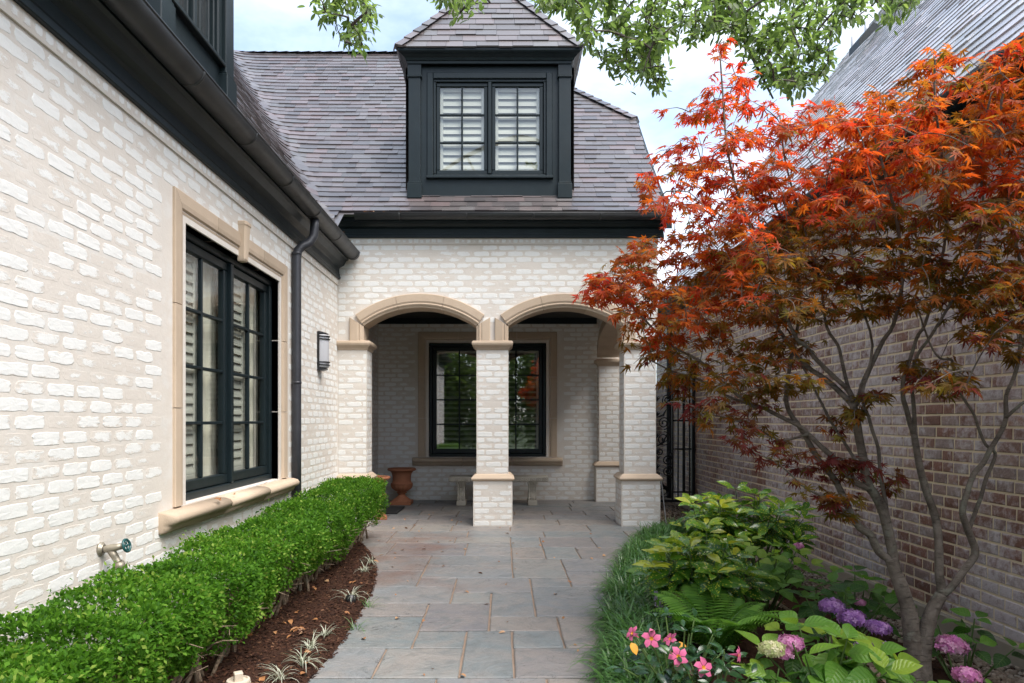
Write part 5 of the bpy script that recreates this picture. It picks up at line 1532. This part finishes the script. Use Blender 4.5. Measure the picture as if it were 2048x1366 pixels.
for (p, d, h) in otips:
    for k in range(RO.choice((11, 13, 16))):
        a = unit(d * .5 + np.array([RO.gauss(0, .6), RO.gauss(0, .6), RO.gauss(-.35, .45)]))
        pos.append(p - d * RO.random() * .18 + a * .015 + np.array([RO.gauss(0, .02) for _ in range(3)])); ax.append(a); nr.append(np.array([RO.gauss(0, .5), RO.gauss(-.2, .5), 1.0]))
        sz.append(RO.uniform(.052, .088)); hue.append(min(.99, max(.01, RO.gauss(.5, .25))))
pos, ax, nr, sz, hue = map(np.array, (pos, ax, nr, sz, hue))
FM = frames(pos, ax, nr, sz)
vis_sz = np.where([in_frame(p, 0) for p in pos], sz / pos[:, 1], 0); order = np.argsort(-vis_sz); big, rest = order[:150], order[150:]
ovar = variants('oak_leaf', OV, M_OAK, 8)
for i in big: opart(put('leaf', ovar[min(7, int(hue[i] * 8))], ok, M34(FM[i])))
opart(put('foliage', big_mesh('oak_foliage', [scatter(OV[0], OV[1], FM[rest], hue[rest], OV[2], OV[3])], M_OAK, True), ok, kind='stuff'))

# garden trees behind the camera, mirrored in the windows
def garden_tree(loc, h, r, label, seed):
    R = random.Random(seed); t = thing('garden_tree', label, 'tree', (loc[0], loc[1], -.3))
    MB().tube(*smooth_chain([Vector((0, 0, -.1)), Vector((.05, 0, h * .3)), Vector((-.05, .1, h * .55)), Vector((0, 0, h * .8))], .14, .04), 10).build('trunk', M_OBARK, t, True)
    n = 11000; g = np.random.default_rng(seed); v = norm(g.normal(size=(n, 3))) * (g.random((n, 1)) ** .4)
    lump = 1 + .25 * np.sin(v[:, :1] * 9 + seed) * np.cos(v[:, 1:2] * 8)
    pos = v * lump * np.array([r, r, h * .52]) + np.array([0, 0, h * .50])
    FMt = frames(pos, g.normal(size=(n, 3)), g.normal(size=(n, 3)) * .6 + np.array([0, 0, 1]), g.uniform(.16, .30, n))
    put('foliage', big_mesh('garden_foliage', [scatter(OV[0], OV[1], FMt, g.random(n), OV[2], OV[3])], M_OAK, True), t, kind='stuff')
garden_tree((-2.3, -8.0), 5.6, 2.2, 'round green garden tree mirrored at the left in the porch window', 71)
garden_tree((2.0, -9.8), 6.4, 2.4, 'round green garden tree mirrored at the right in the porch window', 72)

# ---------------------------------------------------------------- boxwood hedge
hd = thing('boxwood_hedge', 'clipped bright green boxwood hedge along the white brick wall', 'hedge', (-1.55, 4.5, 0))
HI = Matrix.Translation(hd.location).inverted()
def hdp(o): o.matrix_parent_inverse = HI; return o
g = np.random.default_rng(81)
HX0, HX1, HY0, HY1 = -1.80, -1.27, 1.55, 7.42
def vnoise(p, s, seed=0.0):
    return np.array([mnoise.noise(Vector((q[0] * s + seed, q[1] * s, q[2] * s))) for q in p])
def hedge_pts(n, which):
    y = g.uniform(HY0, HY1, n)
    if which != 'far':                       # nearer parts need more leaves
        y = HY0 + (HY1 - HY0) * g.random(n) ** 1.35
    top = .552 + .018 * (y - 3) ; bot = .19 + .05 * np.sin(y * 3.1) + .04 * np.sin(y * 7.3 + 1) - .14 * np.clip((2.9 - y) / .8, 0, 1)
    if which == 'top':
        x = g.uniform(HX0, HX1, n); z = top.copy(); N = np.tile([0, 0, 1.0], (n, 1))
        e = np.minimum(x - HX0, HX1 - x); rd = .09
        k = np.clip(1 - e / rd, 0, 1); z -= rd * (1 - np.sqrt(np.clip(1 - k * k, 0, 1)))
        N[:, 0] = np.where(x > -1.55, k, -k)
    elif which == 'side':
        u = g.random(n) ** .8; z = bot + (top - .03 - bot) * u; x = np.full(n, HX1); N = np.tile([1.0, -.25, .25], (n, 1))
        x -= .10 * np.clip((.36 - z) / .2, 0, 1)
    elif which == 'back':
        z = bot + (top - bot) * g.random(n); x = np.full(n, HX0); N = np.tile([-1.0, -.2, .2], (n, 1))
    else:
        y = np.full(n, HY1); x = g.uniform(HX0, HX1, n); z = g.uniform(.2, .63, n); N = np.tile([0, 1.0, .2], (n, 1))
    p = np.stack([x, y, z], 1)
    seams = .045 * (np.abs(np.sin(PI * (y - 2.25) / .92)) < .16)
    p += norm(N) * (.075 * vnoise(p, 2.6)[:, None] + .05 * vnoise(p, 7.0, 5)[:, None] - seams[:, None])
    return p, norm(N)
BXT = oval(2, .30, .5, .06, .10, 1.0)
chunks = []
for which, n, dep in (('top', 30000, .022), ('side', 23000, .028), ('back', 4000, .03), ('far', 2500, .03), ('top', 16000, .075), ('side', 13000, .085), ('top', 9000, .16), ('back', 5000, .08)):
    p, N = hedge_pts(n, which)
    sprig = (g.random(n) < .05) * g.uniform(.01, .05, n)
    p = p - N * (np.abs(g.normal(0, dep, n)) - .012 - sprig)[:, None]
    a = N * .75 + g.normal(0, .75, (n, 3)); nr_ = N * .6 + np.array([0, 0, .55]) + g.normal(0, .55, (n, 3))
    s = g.uniform(.017, .027, n)
    hue = np.clip(g.normal(.43, .25, n) + .30 * vnoise(p, 4.5, 9) + (sprig > 0) * .25 + .12 * (p[:, 1] < 2.2), .01, .99)
    chunks.append(scatter(BXT[0], BXT[1], frames(p, a, nr_, s), hue))
hdp(put('foliage', big_mesh('boxwood_foliage', chunks, M_BOX), hd, kind='stuff'))
RH = random.Random(82)
for k in range(15):
    y0 = 2.55 + k * .335; m = MB()
    for j in range(6):
        b = Vector((-1.47 + RH.gauss(0, .04), y0 + RH.gauss(0, .06), -.02)); e = Vector((-1.47 + RH.uniform(-.14, .21), y0 + RH.uniform(-.24, .20), RH.uniform(.34, .50)))
        mid = (b + e) / 2 + Vector((RH.gauss(0, .03), RH.gauss(0, .03), RH.gauss(0, .02)))
        m.tube([b, (b + mid) / 2 + Vector((RH.gauss(0, .008), RH.gauss(0, .008), 0)), mid, e], [.011, .010, .008, .004], 6)
        for q in range(2):
            s = b.lerp(e, RH.uniform(.35, .8)); t_ = s + Vector((RH.uniform(.0, .2), RH.uniform(-.17, .12), RH.uniform(-.02, .12)))
            m.tube([s, (s + t_) / 2 + Vector((0, 0, .015)), t_], [.004, .003, .0015], 4)
    hdp(m.build('stems', M_STEM, hd, True))

# ---------------------------------------------------------------- big-leaved plants
def on_bed(x, y): return zr(x, y)
HYV = variants('hydrangea_leaf', oval(7, .33, .40, .07, .26, .95), M_HYD, 12)
AUV = variants('aucuba_leaf', oval(6, .21, .50, .06, .24, 1.0), M_AUC, 12)
MAV = variants('mandevilla_leaf', oval(6, .22, .45, .06, .22, 1.1), M_MANDE, 10)
def pick(V, h): return V[min(len(V) - 1, max(0, int(h * len(V))))]
def bushy(t, V, c, r, h, tips, nodes_, L, wid, hue, R, stem_mat, droop=.25, whorl=2, hue_sd=.14, upright=.45, top_boost=.18, zmin=.25, clear=()):
    """leafy plant: stems from the base to tips spread over a dome, leaves in whorls up each stem; every leaf is a part"""
    c = np.array(c)
    for k in range(tips):
        a = k * 2.399963 + R.uniform(-.3, .3); q = math.sqrt((k + .5) / tips)
        tip = c + np.array([math.cos(a) * r * q, math.sin(a) * r * q, h * (zmin + (1 - zmin) * math.sqrt(max(0, 1 - (q * .92) ** 2))) * R.uniform(.85, 1.08)])
        base = c + np.array([math.cos(a) * .25 * r * q, math.sin(a) * .25 * r * q, 0])
        out = unit(np.array([math.cos(a) * q, math.sin(a) * q, .6]))
        mid = base * .45 + tip * .55 + np.array([0, 0, .05 * h])
        MB().tube([base, mid, tip], [.006, .005, .003], 6, cap=False).build('stem', stem_mat, t, True)
        ph = R.random() * PI
        for j in range(nodes_):
            u = 1 - j * .27
            p = mid + (tip - mid) * max(0, (u - .3) / .7) if u > .3 else base + (mid - base) * (u / .3)
            for w in range(whorl if j else whorl + 1):
                b = ph + w * 2 * PI / (whorl if j else whorl + 1) + j * PI / 2 + R.uniform(-.35, .35)
                az = np.array([math.cos(b), math.sin(b), 0.0]) + out * .45
                ax_ = unit(np.array([az[0], az[1], (upright if j == 0 else 0) - droop * j * .5 + R.gauss(0, .18)]))
                nn = np.array([R.gauss(0, .3) + out[0] * .35, R.gauss(-.32, .3) + out[1] * .25, 1.0])
                s = L * R.uniform(.72, 1.15) * (.8 if j == 0 else 1)
                lw_ = Vector(p + ax_ * s * .5) + Vector(t.location); lx, ly = proj(lw_)
                if any(math.hypot(lx - qx, ly - qy) < qr and lw_.y < qY + .03 for (qx, qy, qY, qr) in clear): continue
                hv = hue + R.gauss(0, hue_sd) + (top_boost if j == 0 else -.06 * j)
                put('leaf', pick(V, hv), t, frame1(p + ax_ * .018, ax_, nn, s, s * wid))
def bloom(t, c, r, mat, seed, name='bloom', squash=.62):
    g2 = np.random.default_rng(seed); n = 95; i = np.arange(n) + .5
    ph = np.arccos(1 - 1.55 * i / n); th = PI * (1 + 5 ** .5) * i
    v = np.stack([np.cos(th) * np.sin(ph), np.sin(th) * np.sin(ph), np.cos(ph)], 1)
    pts = np.array(c) + v * np.array([r, r, r * squash]) * g2.uniform(.80, 1.10, (n, 1))
    tv, tf = [(0, 0, -.1)], []
    for k in range(4):
        a = k * PI / 2; b = len(tv)
        tv += [(math.cos(a - .62) * .62, math.sin(a - .62) * .62, .10), (math.cos(a) * 1.0, math.sin(a) * 1.0, .05), (math.cos(a + .62) * .62, math.sin(a + .62) * .62, .10)]
        tf += [(0, b, b + 1), (0, b + 1, b + 2)]
    FMb = frames(pts, np.cross(v, g2.normal(size=(n, 3))), v + g2.normal(0, .32, (n, 3)), g2.uniform(.22, .33, n) * r)
    put(name, big_mesh('bloom', [scatter(tv, tf, FMb, g2.random(n))], mat), t)
    core = MB().lathe([(0, -.6 * r * squash), (r * .6, -.35 * r * squash), (r * .78, .1 * r * squash), (r * .5, .6 * r * squash), (0, .8 * r * squash)], c, 12); core.build('bloom_core', mat, t, True)
def plant(name, label, cat, x, y, group=None):
    return thing(name, label, cat, (x, y, on_bed(x, y)), group)
def loc(t, x, y, Y):                       # a photograph point at distance Y in the plant's own frame
    return np.array(P(x, y, Y)) - np.array(t.location)
R5 = random.Random(91)
HG = 'hydrangeas in the planting bed'
t = plant('hydrangea_shrub', 'hydrangea with large veined lime leaves, one cream and one pink bloom, nearest the walk', 'hydrangea', 1.33, 2.95, HG)
CL = [(1560, 1292, 2.95, 62), (1610, 1262, 2.95, 30)]
bushy(t, HYV, (.06, 0, 0), .31, .33, 14, 3, .145, 1.0, .66, R5, M_GSTEM, clear=CL)
bushy(t, HYV, (-.20, -.05, 0), .12, .20, 3, 2, .13, 1.0, .5, R5, M_GSTEM, clear=CL)
bloom(t, loc(t, 1544, 1298, 2.88), .050, M_BLOOMC, 1); bloom(t, loc(t, 1580, 1287, 2.97), .052, M_BLOOMP, 2); bloom(t, loc(t, 1568, 1306, 2.95), .04, M_BLOOMP, 3)
t = plant('hydrangea_shrub', 'dark leaved hydrangea with five violet blooms left of the maple trunk', 'hydrangea', 1.83, 3.72, HG)
bushy(t, HYV, (0, 0, 0), .27, .36, 9, 2, .125, 1.0, .16, R5, M_GSTEM, droop=.5, clear=[(x, y, 3.6, 34) for x, y in ((1663, 1213), (1704, 1237), (1757, 1256), (1764, 1297), (1727, 1298))])
for k, (x, y, Y, r) in enumerate(((1663, 1213, 3.62, .060), (1704, 1237, 3.5, .066), (1757, 1256, 3.45, .056), (1764, 1297, 3.3, .050), (1727, 1298, 3.3, .046))): bloom(t, loc(t, x, y, Y), r, M_BLOOMV, 10 + k)
bloom(t, loc(t, 1720, 1205, 3.75), .03, M_BLOOMP, 17)
t = plant('hydrangea_shrub', 'flowerless hydrangea with broad green leaves behind the maple trunk', 'hydrangea', 2.14, 4.15, HG)
bushy(t, HYV, (0, 0, 0), .30, .40, 9, 2, .14, 1.0, .34, R5, M_GSTEM)
t = plant('hydrangea_shrub', 'bright green hydrangea with yellow-lime tips beside the spotted laurel', 'hydrangea', 1.72, 4.5, HG)
bushy(t, HYV, (0, 0, 0), .36, .46, 18, 3, .125, .95, .68, R5, M_GSTEM)
bloom(t, loc(t, 1597, 1093, 4.6), .035, M_BLOOMP, 21)
t = plant('hydrangea_shrub', 'hydrangea with one pink bloom against the wall footing, right of the maple trunk', 'hydrangea', 2.36, 3.50, HG)
bushy(t, HYV, (0, 0, 0), .24, .33, 7, 2, .125, 1.0, .28, R5, M_GSTEM)
bloom(t, loc(t, 1903, 1291, 3.35), .068, M_BLOOMP, 31)
t = plant('hydrangea_shrub', 'small hydrangea with a magenta pink bloom at the bottom right corner', 'hydrangea', 1.98, 2.85, HG)
bushy(t, HYV, (0, 0, 0), .13, .20, 4, 2, .08, 1.0, .45, R5, M_GSTEM)
bloom(t, loc(t, 1934, 1352, 2.80), .050, M_BLOOMP, 41)
t = plant('gardenia_shrub', 'low shrub with rounded pale green leaves in front of the maple trunk', 'shrub', 1.62, 2.72)
bushy(t, variants('gardenia_leaf', oval(5, .24, .6, .05, .15, 1.1), M_HYD, 8), (0, 0, 0), .20, .20, 7, 2, .065, 1.0, .45, R5, M_GSTEM, whorl=3)
bushy(t, HYV, (.25, -.02, 0), .1, .17, 3, 2, .06, 1.0, .5, R5, M_GSTEM, whorl=3)
AG = 'spotted laurels in the planting bed'
t = plant('aucuba_shrub', 'spotted laurel with glossy yellow-flecked leaves and a bright yellow shoot beside the walk', 'shrub', 1.20, 4.15, AG)
bushy(t, AUV, (0, 0, 0), .31, .52, 19, 3, .155, 1.0, .58, R5, M_GSTEM, whorl=5, upright=.5)
for (x, y, Y) in ((1335, 1105, 4.05), (1305, 1135, 3.98)):
    c = loc(t, x, y, Y)
    for k in range(6):
        a = k * 1.05; ax_ = unit(np.array([math.cos(a), math.sin(a) * .8, .35])); put('leaf', AUV[11], t, frame1(c, ax_, (0, -.3, 1), .12, .12))
    MB().tube([(0, 0, 0), tuple(c * .55 + np.array([0, 0, .06])), tuple(c)], .005, 6).build('stem', M_GSTEM, t, True)
t = plant('aucuba_shrub', 'darker spotted laurel standing further back against the brick wall', 'shrub', 1.98, 5.45, AG)
bushy(t, AUV, (0, 0, 0), .52, .72, 26, 3, .165, 1.0, .48, R5, M_GSTEM, whorl=5, upright=.5)
t = plant('aucuba_shrub', 'lime spotted laurel behind the walk edge, nearest the right porch pier', 'shrub', 1.60, 5.2, AG)
bushy(t, AUV, (0, 0, 0), .26, .62, 14, 3, .155, 1.0, .66, R5, M_GSTEM, whorl=5, upright=.5)

t = plant('mandevilla_plant', 'mandevilla with dark glossy leaves and pink trumpet flowers beside the walk', 'flowering plant', .78, 3.02)
bushy(t, MAV, (0, 0, 0), .27, .34, 18, 3, .072, 1.0, .45, R5, M_GSTEM, whorl=2)
bushy(t, MAV, (.10, -.18, 0), .22, .27, 12, 3, .07, 1.0, .45, R5, M_GSTEM, whorl=2)
def trumpet(t, c, face, r, seed):
    R = random.Random(seed); face = unit(np.array(face, float)); up = np.array([0, 0, 1.0])
    m = MB(); tw_ = R.random()
    vs, fs, rn = [], [], []
    for k in range(5):
        a = 2 * PI * k / 5 + tw_; b = len(vs)
        for (rad, off, z) in ((.18, -.5, -.05), (.18, .5, -.05), (.60, -.60, .06), (.60, 0, .10), (.60, .54, .05), (1.0, .22, -.10), (.86, -.25, .0)):
            vs.append((math.cos(a + off) * rad, math.sin(a + off) * rad, z)); rn.append(.2 + rad * .5)
        fs += [(b, b + 3, b + 2), (b, b + 1, b + 3), (b + 1, b + 4, b + 3), (b + 2, b + 3, b + 6), (b + 3, b + 5, b + 6), (b + 3, b + 4, b + 5)]
    m.add(vs, fs, rn)
    m.lathe([(.19, -.03), (.15, -.35), (.09, -.8), (.05, -1.2)], n=10, rnd=.55)
    M = frame1(c, np.cross(face, [0.3, .2, 1.0]), face, r, r)
    M = M @ Matrix.Diagonal((1, 1, r / 1.0, 1)) if False else M
    f = put('flower', m.mesh('flower', M_PINKF, True), t, M)
    put('throat', MB().lathe([(.0, -.16), (.12, -.08), (.20, -.02)], n=10, rnd=.5).mesh('throat', M_THROAT, True), f)
for k, (x, y, Y, fc) in enumerate(((1303, 1277, 2.98, (-.1, -1, .5)), (1357, 1313, 2.85, (0, -1, .45)), (1408, 1335, 2.8, (.3, -.8, .5)), (1478, 1310, 2.85, (.9, -.5, .1)), (1264, 1266, 3.05, (-.8, -.4, .6)), (1340, 1277, 3.05, (-.6, -.3, .8)))):
    trumpet(t, loc(t, x, y, Y), fc, .045 if k < 3 else .038, 100 + k)
dl = oval(4, .3, .5, .1, .3)
for (x, y, Y) in ((1262, 1285, 2.98), (1358, 1283, 3.0)):
    put('yellow_leaf', MB().add(dl[0], dl[1], .6).mesh('yellow_leaf', M_THROAT, True), t, frame1(loc(t, x, y, Y), (.3, -.6, -.5), (0, -.5, 1), .055, .06), label='withered ochre leaf')

def fern(name, label, x, y, n, L, seed):
    R = random.Random(seed); t = plant(name, label, 'fern', x, y)
    for k in range(n):
        a = 2 * PI * k / n + R.uniform(-.3, .3); d = np.array([math.cos(a), math.sin(a), 0]); l = L * R.uniform(.7, 1.1); m = MB()
        st = []
        for i in range(13):
            u = i / 12; st.append(d * l * (.15 + .85 * u) * u ** .4 * .85 + np.array([0, 0, l * (1.35 * u - .85 * u * u)]))
        m.tube(st, [.0022 * (1 - .7 * i / 12) for i in range(13)], 4, cap=False)
        sd = np.cross(d, [0, 0, 1.0])
        for i in range(24):
            u = .12 + .88 * i / 24; j = u * 12; p = st[int(j)] + (st[min(12, int(j) + 1)] - st[int(j)]) * (j - int(j)); ll = .30 * l * math.sin(PI * min(1, u * .9 + .12)) ** .8 * (1 - u * .45)
            for s in (-1, 1):
                e = p + sd * s * ll + d * ll * .45 + np.array([0, 0, -.12 * ll]); w = (d * .12 + np.array([0, 0, .03])) * ll
                mm = (p + e) / 2 + np.array([0, 0, .05 * ll])
                m.add([p, mm - w, e, mm + w], [(0, 1, 2), (0, 2, 3)], R.random())
        m.build('frond', M_FERN, t)
    return t
fern('fern_plant', 'feathery light green fern between the mandevilla and the spotted laurel', 1.13, 3.62, 24, .50, 111)
fern('fern_plant', 'small feathery fern at the foot of the lime hydrangea', 1.10, 2.86, 15, .26, 112)

# ---------------------------------------------------------------- grasses
def blade_tpl(bend, n=5):
    vs, fs = [], []
    for i in range(n + 1):
        t = i / n; a = bend * t; r = 1 / bend
        y, z = r * math.sin(a), r * (1 - math.cos(a)); w = .5 * (1 - t ** 2.2) * (.55 + .45 * min(1, t * 4))
        vs += [(-w, y, z), (w, y, z)]
    fs = [(2 * i, 2 * i + 1, 2 * i + 3, 2 * i + 2) for i in range(n)]
    return vs, fs
def blades(pos, L, wd, g, bends=(1.1, 1.6, 2.1, 2.5), spread=.55, hue=(.45, .2)):
    n = len(pos); out = []; sel = g.integers(0, len(bends), n)
    a = g.uniform(0, 2 * PI, n); h = np.stack([np.cos(a), np.sin(a), np.zeros(n)], 1)
    ax_ = np.array([0, 0, 1.0]) + h * (g.random(n) * spread)[:, None]
    FMg = frames(pos, ax_, h, L * g.uniform(.65, 1.15, n), np.full(n, wd) * g.uniform(.7, 1.2, n))
    FMg[:, :, 2] = norm(FMg[:, :, 2]) * np.linalg.norm(FMg[:, :, 1], axis=1)[:, None]
    hu = np.clip(g.normal(hue[0], hue[1], n), .01, .99)
    for k, b in enumerate(bends):
        tv, tf = blade_tpl(b); m = sel == k
        if m.any(): out.append(scatter(tv, tf, FMg[m], hu[m]))
    return out
g = np.random.default_rng(121)
cl = []
while len(cl) < 330:
    y = 2.5 + 5.6 * g.random() ** 1.15; x = bedr(y) + .03 + g.random() * (.30 if y > 3.6 else .22)
    if y > 7.2: x = bedr(y) + .02 + g.random() * .18
    cl.append((x, y, zr(x, y)))
cl = np.array(cl); cid = np.repeat(np.arange(len(cl)), 26)
pp = cl[cid] + g.normal(0, .022, (len(cid), 3)) * np.array([1, 1, 0])
lir = put('liriope_grass', big_mesh('liriope', blades(pp, .25, .012, g, (1.3, 1.9, 2.3, 2.7), .75), M_GRASS, True))
tag(lir, 'mass of dark green liriope grass edging the walk', 'grass', kind='stuff')
for (x, y) in ((1312, 1190), (1322, 1205), (1340, 1230)):
    Yd = 4.0; t = thing('liriope_flower', {1312: 'violet liriope flower spike among the edging grass, leftmost of the three', 1322: 'violet liriope flower spike among the edging grass, middle of the three', 1340: 'violet liriope flower spike among the edging grass, rightmost of the three'}[x], 'flower', tuple(P(x, y + 34, Yd)), 'violet liriope spikes by the walk')
    MB().tube([(0, 0, -.06), (.004, 0, .06), (.0, 0, .12)], .0025, 5).build('stalk', M_GSTEM, t)
    m = MB(); R = random.Random(x)
    for k in range(40):
        a = R.random() * 2 * PI; z = .03 + .09 * R.random(); m.lathe([(0, -.004), (.005, 0), (0, .005)], (.007 * math.cos(a), .007 * math.sin(a), z), 5, rnd=R.random())
    m.build('spike', M_SPIKE, t)
VG = 'variegated tufts in the mulch'
for k, (x, y, s, green) in enumerate(((741, 1134, .13, 0), (728, 1152, .13, 0), (702, 1210, .18, 0), (738, 1215, .16, 1), (712, 1258, .15, 1), (650, 1284, .11, 0), (622, 1312, .12, 0), (606, 1345, .16, 0), (562, 1372, .15, 0))):
    Yd = FPX * CAMH / (y - VY) ; q = P(x, y, Yd)
    lab = ['small white striped tuft farthest from the camera at the curved walk edge', 'small white striped tuft just in front of the farthest one', 'white striped tuft behind the black garden spotlight', 'plain green grass tuft at the walk edge right of the spotlight', 'plain green grass tuft at the walk edge in front of the spotlight',
           'tiny pale tuft in the middle of the mulch', 'thin pale tuft behind the tall greyish tuft', 'tall greyish striped tuft beside the walk edge', 'white striped tuft nearest the camera beside the beige canister'][k]
    t = thing('striped_tuft', lab, 'plant', (q.x, q.y, zl(q.x, q.y)), VG)
    g3 = np.random.default_rng(200 + k); n = 26 if not green else 20
    ch = blades(g3.normal(0, .010, (n, 3)) * np.array([1, 1, 0]), s, .0055, g3, (1.2, 1.9, 2.5), .9, (.6, .22) if not green else (.6, .2))
    put('blades', big_mesh('tuft', ch, M_GRASS if green else M_VARI, True), t, kind='stuff')

# ---------------------------------------------------------------- mulch, gravel, fallen leaves
CV = [(-.5, -.5, 0), (.5, -.35, 0), (.42, .5, 0), (-.45, .4, 0), (-.35, -.2, .5), (.3, 0, .6)]; CF = [(0, 1, 5, 4), (1, 2, 5), (2, 3, 4, 5), (3, 0, 4)]
def chips(name, n, sample, zf, label, seed, L=(.008, .032)):
    g4 = np.random.default_rng(seed); pts = []
    while len(pts) < n:
        q = sample(g4)
        if q: pts.append((q[0], q[1], zf(*q) + g4.uniform(-.002, .008)))
    p = np.array(pts); a = g4.uniform(0, 2 * PI, n); l = g4.uniform(L[0], L[1], n)
    F = frames(p, np.stack([np.cos(a), np.sin(a), g4.normal(0, .25, n)], 1), np.array([0, 0, 1.0]) + g4.normal(0, .35, (n, 3)), l, l * g4.uniform(.18, .5, n))
    F[:, :, 2] = norm(F[:, :, 2]) * (l * .22)[:, None]
    o = put(name, big_mesh(name, [scatter(CV, CF, F, g4.random(n))], M_CHIP)); tag(o, label, 'mulch', kind='stuff')
def smp_l(g4):
    y = 2.4 + 5.1 * g4.random() ** 1.3; x = g4.uniform(-1.75, -.85)
    return (x, y) if x < bedl(y) - .01 else None
def smp_r(g4):
    y = 2.4 + 5.2 * g4.random() ** 1.2; x = g4.uniform(.5, 2.95)
    return (x, y) if x > bedr(y) + .03 else None
chips('bark_mulch', 17000, smp_l, zl, 'dark brown bark mulch under the boxwood hedge', 131)
chips('bark_mulch', 12000, smp_r, zr, 'dark brown bark mulch among the hydrangeas', 132)
ph_ = (1 + 5 ** .5) / 2
IV = [tuple(q / math.sqrt(1 + ph_ ** 2) for q in v) for v in ((-1, ph_, 0), (1, ph_, 0), (-1, -ph_, 0), (1, -ph_, 0), (0, -1, ph_), (0, 1, ph_), (0, -1, -ph_), (0, 1, -ph_), (ph_, 0, -1), (ph_, 0, 1), (-ph_, 0, -1), (-ph_, 0, 1))]
IF = [(0, 11, 5), (0, 5, 1), (0, 1, 7), (0, 7, 10), (0, 10, 11), (1, 5, 9), (5, 11, 4), (11, 10, 2), (10, 7, 6), (7, 1, 8), (3, 9, 4), (3, 4, 2), (3, 2, 6), (3, 6, 8), (3, 8, 9), (4, 9, 5), (2, 4, 11), (6, 2, 10), (8, 6, 7), (9, 8, 1)]
def pebbles(name, n, sample, label, seed):
    g4 = np.random.default_rng(seed); p = np.array([(lambda q: (q[0], q[1], zr(*q) + .006))(sample(g4)) for _ in range(n)])
    s = g4.uniform(.010, .022, n); F = frames(p, g4.normal(size=(n, 3)) * np.array([1, 1, .2]), np.array([0, 0, 1.0]) + g4.normal(0, .3, (n, 3)), s, s * g4.uniform(.6, 1, n)); F[:, :, 2] *= .6
    o = put(name, big_mesh(name, [scatter(IV, IF, F, g4.random(n))], M_PEBBLE, True)); tag(o, label, 'gravel', kind='stuff')
pebbles('river_gravel', 3800, lambda g4: (2.45 + .52 * g4.random() ** .7, 3.6 + 5.0 * g4.random()), 'tan river pebbles along the foot of the brick wall', 141)
pebbles('river_gravel', 2600, lambda g4: (g4.uniform(1.96, 2.95), g4.uniform(7.6, 12.5)), 'tan gravel in front of the iron gate', 142)
DL = oval(3, .28, .5, .12, .3, 1.1)
def litter(name, pts, label, seed, L=(.025, .06)):
    g4 = np.random.default_rng(seed); p = np.array(pts); n = len(p); a = g4.uniform(0, 2 * PI, n); l = g4.uniform(L[0], L[1], n)
    F = frames(p, np.stack([np.cos(a), np.sin(a), g4.normal(0, .15, n)], 1), np.array([0, 0, 1.0]) + g4.normal(0, .35, (n, 3)), l)
    o = put(name, big_mesh(name, [scatter(DL[0], DL[1], F, g4.random(n))], M_DRYLEAF, True)); tag(o, label, 'fallen leaves', kind='stuff')
g4 = np.random.default_rng(151)
litter('leaf_litter', [(x, y, zl(x, y) + .014) for x, y in [smp_l(g4) or (-1.2, 4) for _ in range(110)]], 'dry brown leaves scattered on the mulch', 1)
litter('leaf_litter', [(g4.uniform(-1.3, 1.0), 3.2 + 6.5 * g4.random(), .008) for _ in range(120)], 'few dry leaves scattered on the bluestone walk', 2, (.015, .05))
litter('leaf_litter', [(-1.785 + g4.normal(0, .03), 4.6 + 3.5 * g4.random(), 3.275 + g4.uniform(0, .03)) for _ in range(170)] + [(-1.6 + .5 * g4.random() ** 2, 7.97 + g4.normal(0, .02), 3.695) for _ in range(40)], 'rusty dry leaves caught in the roof gutters', 3, (.02, .045))
litter('leaf_litter', [(x, y, zr(x, y) + .012) for x, y in [(g4.uniform(1.96, 2.9), g4.uniform(7.6, 10.4)) for _ in range(60)]], 'dry leaves on the gravel by the gate', 4)
litter('leaf_litter', [(XL + .03 + .08 * g4.random(), g4.uniform(4.4, 5.9), .752) for _ in range(5)], 'few dry leaves lying on the wing window sill', 5, (.03, .05))
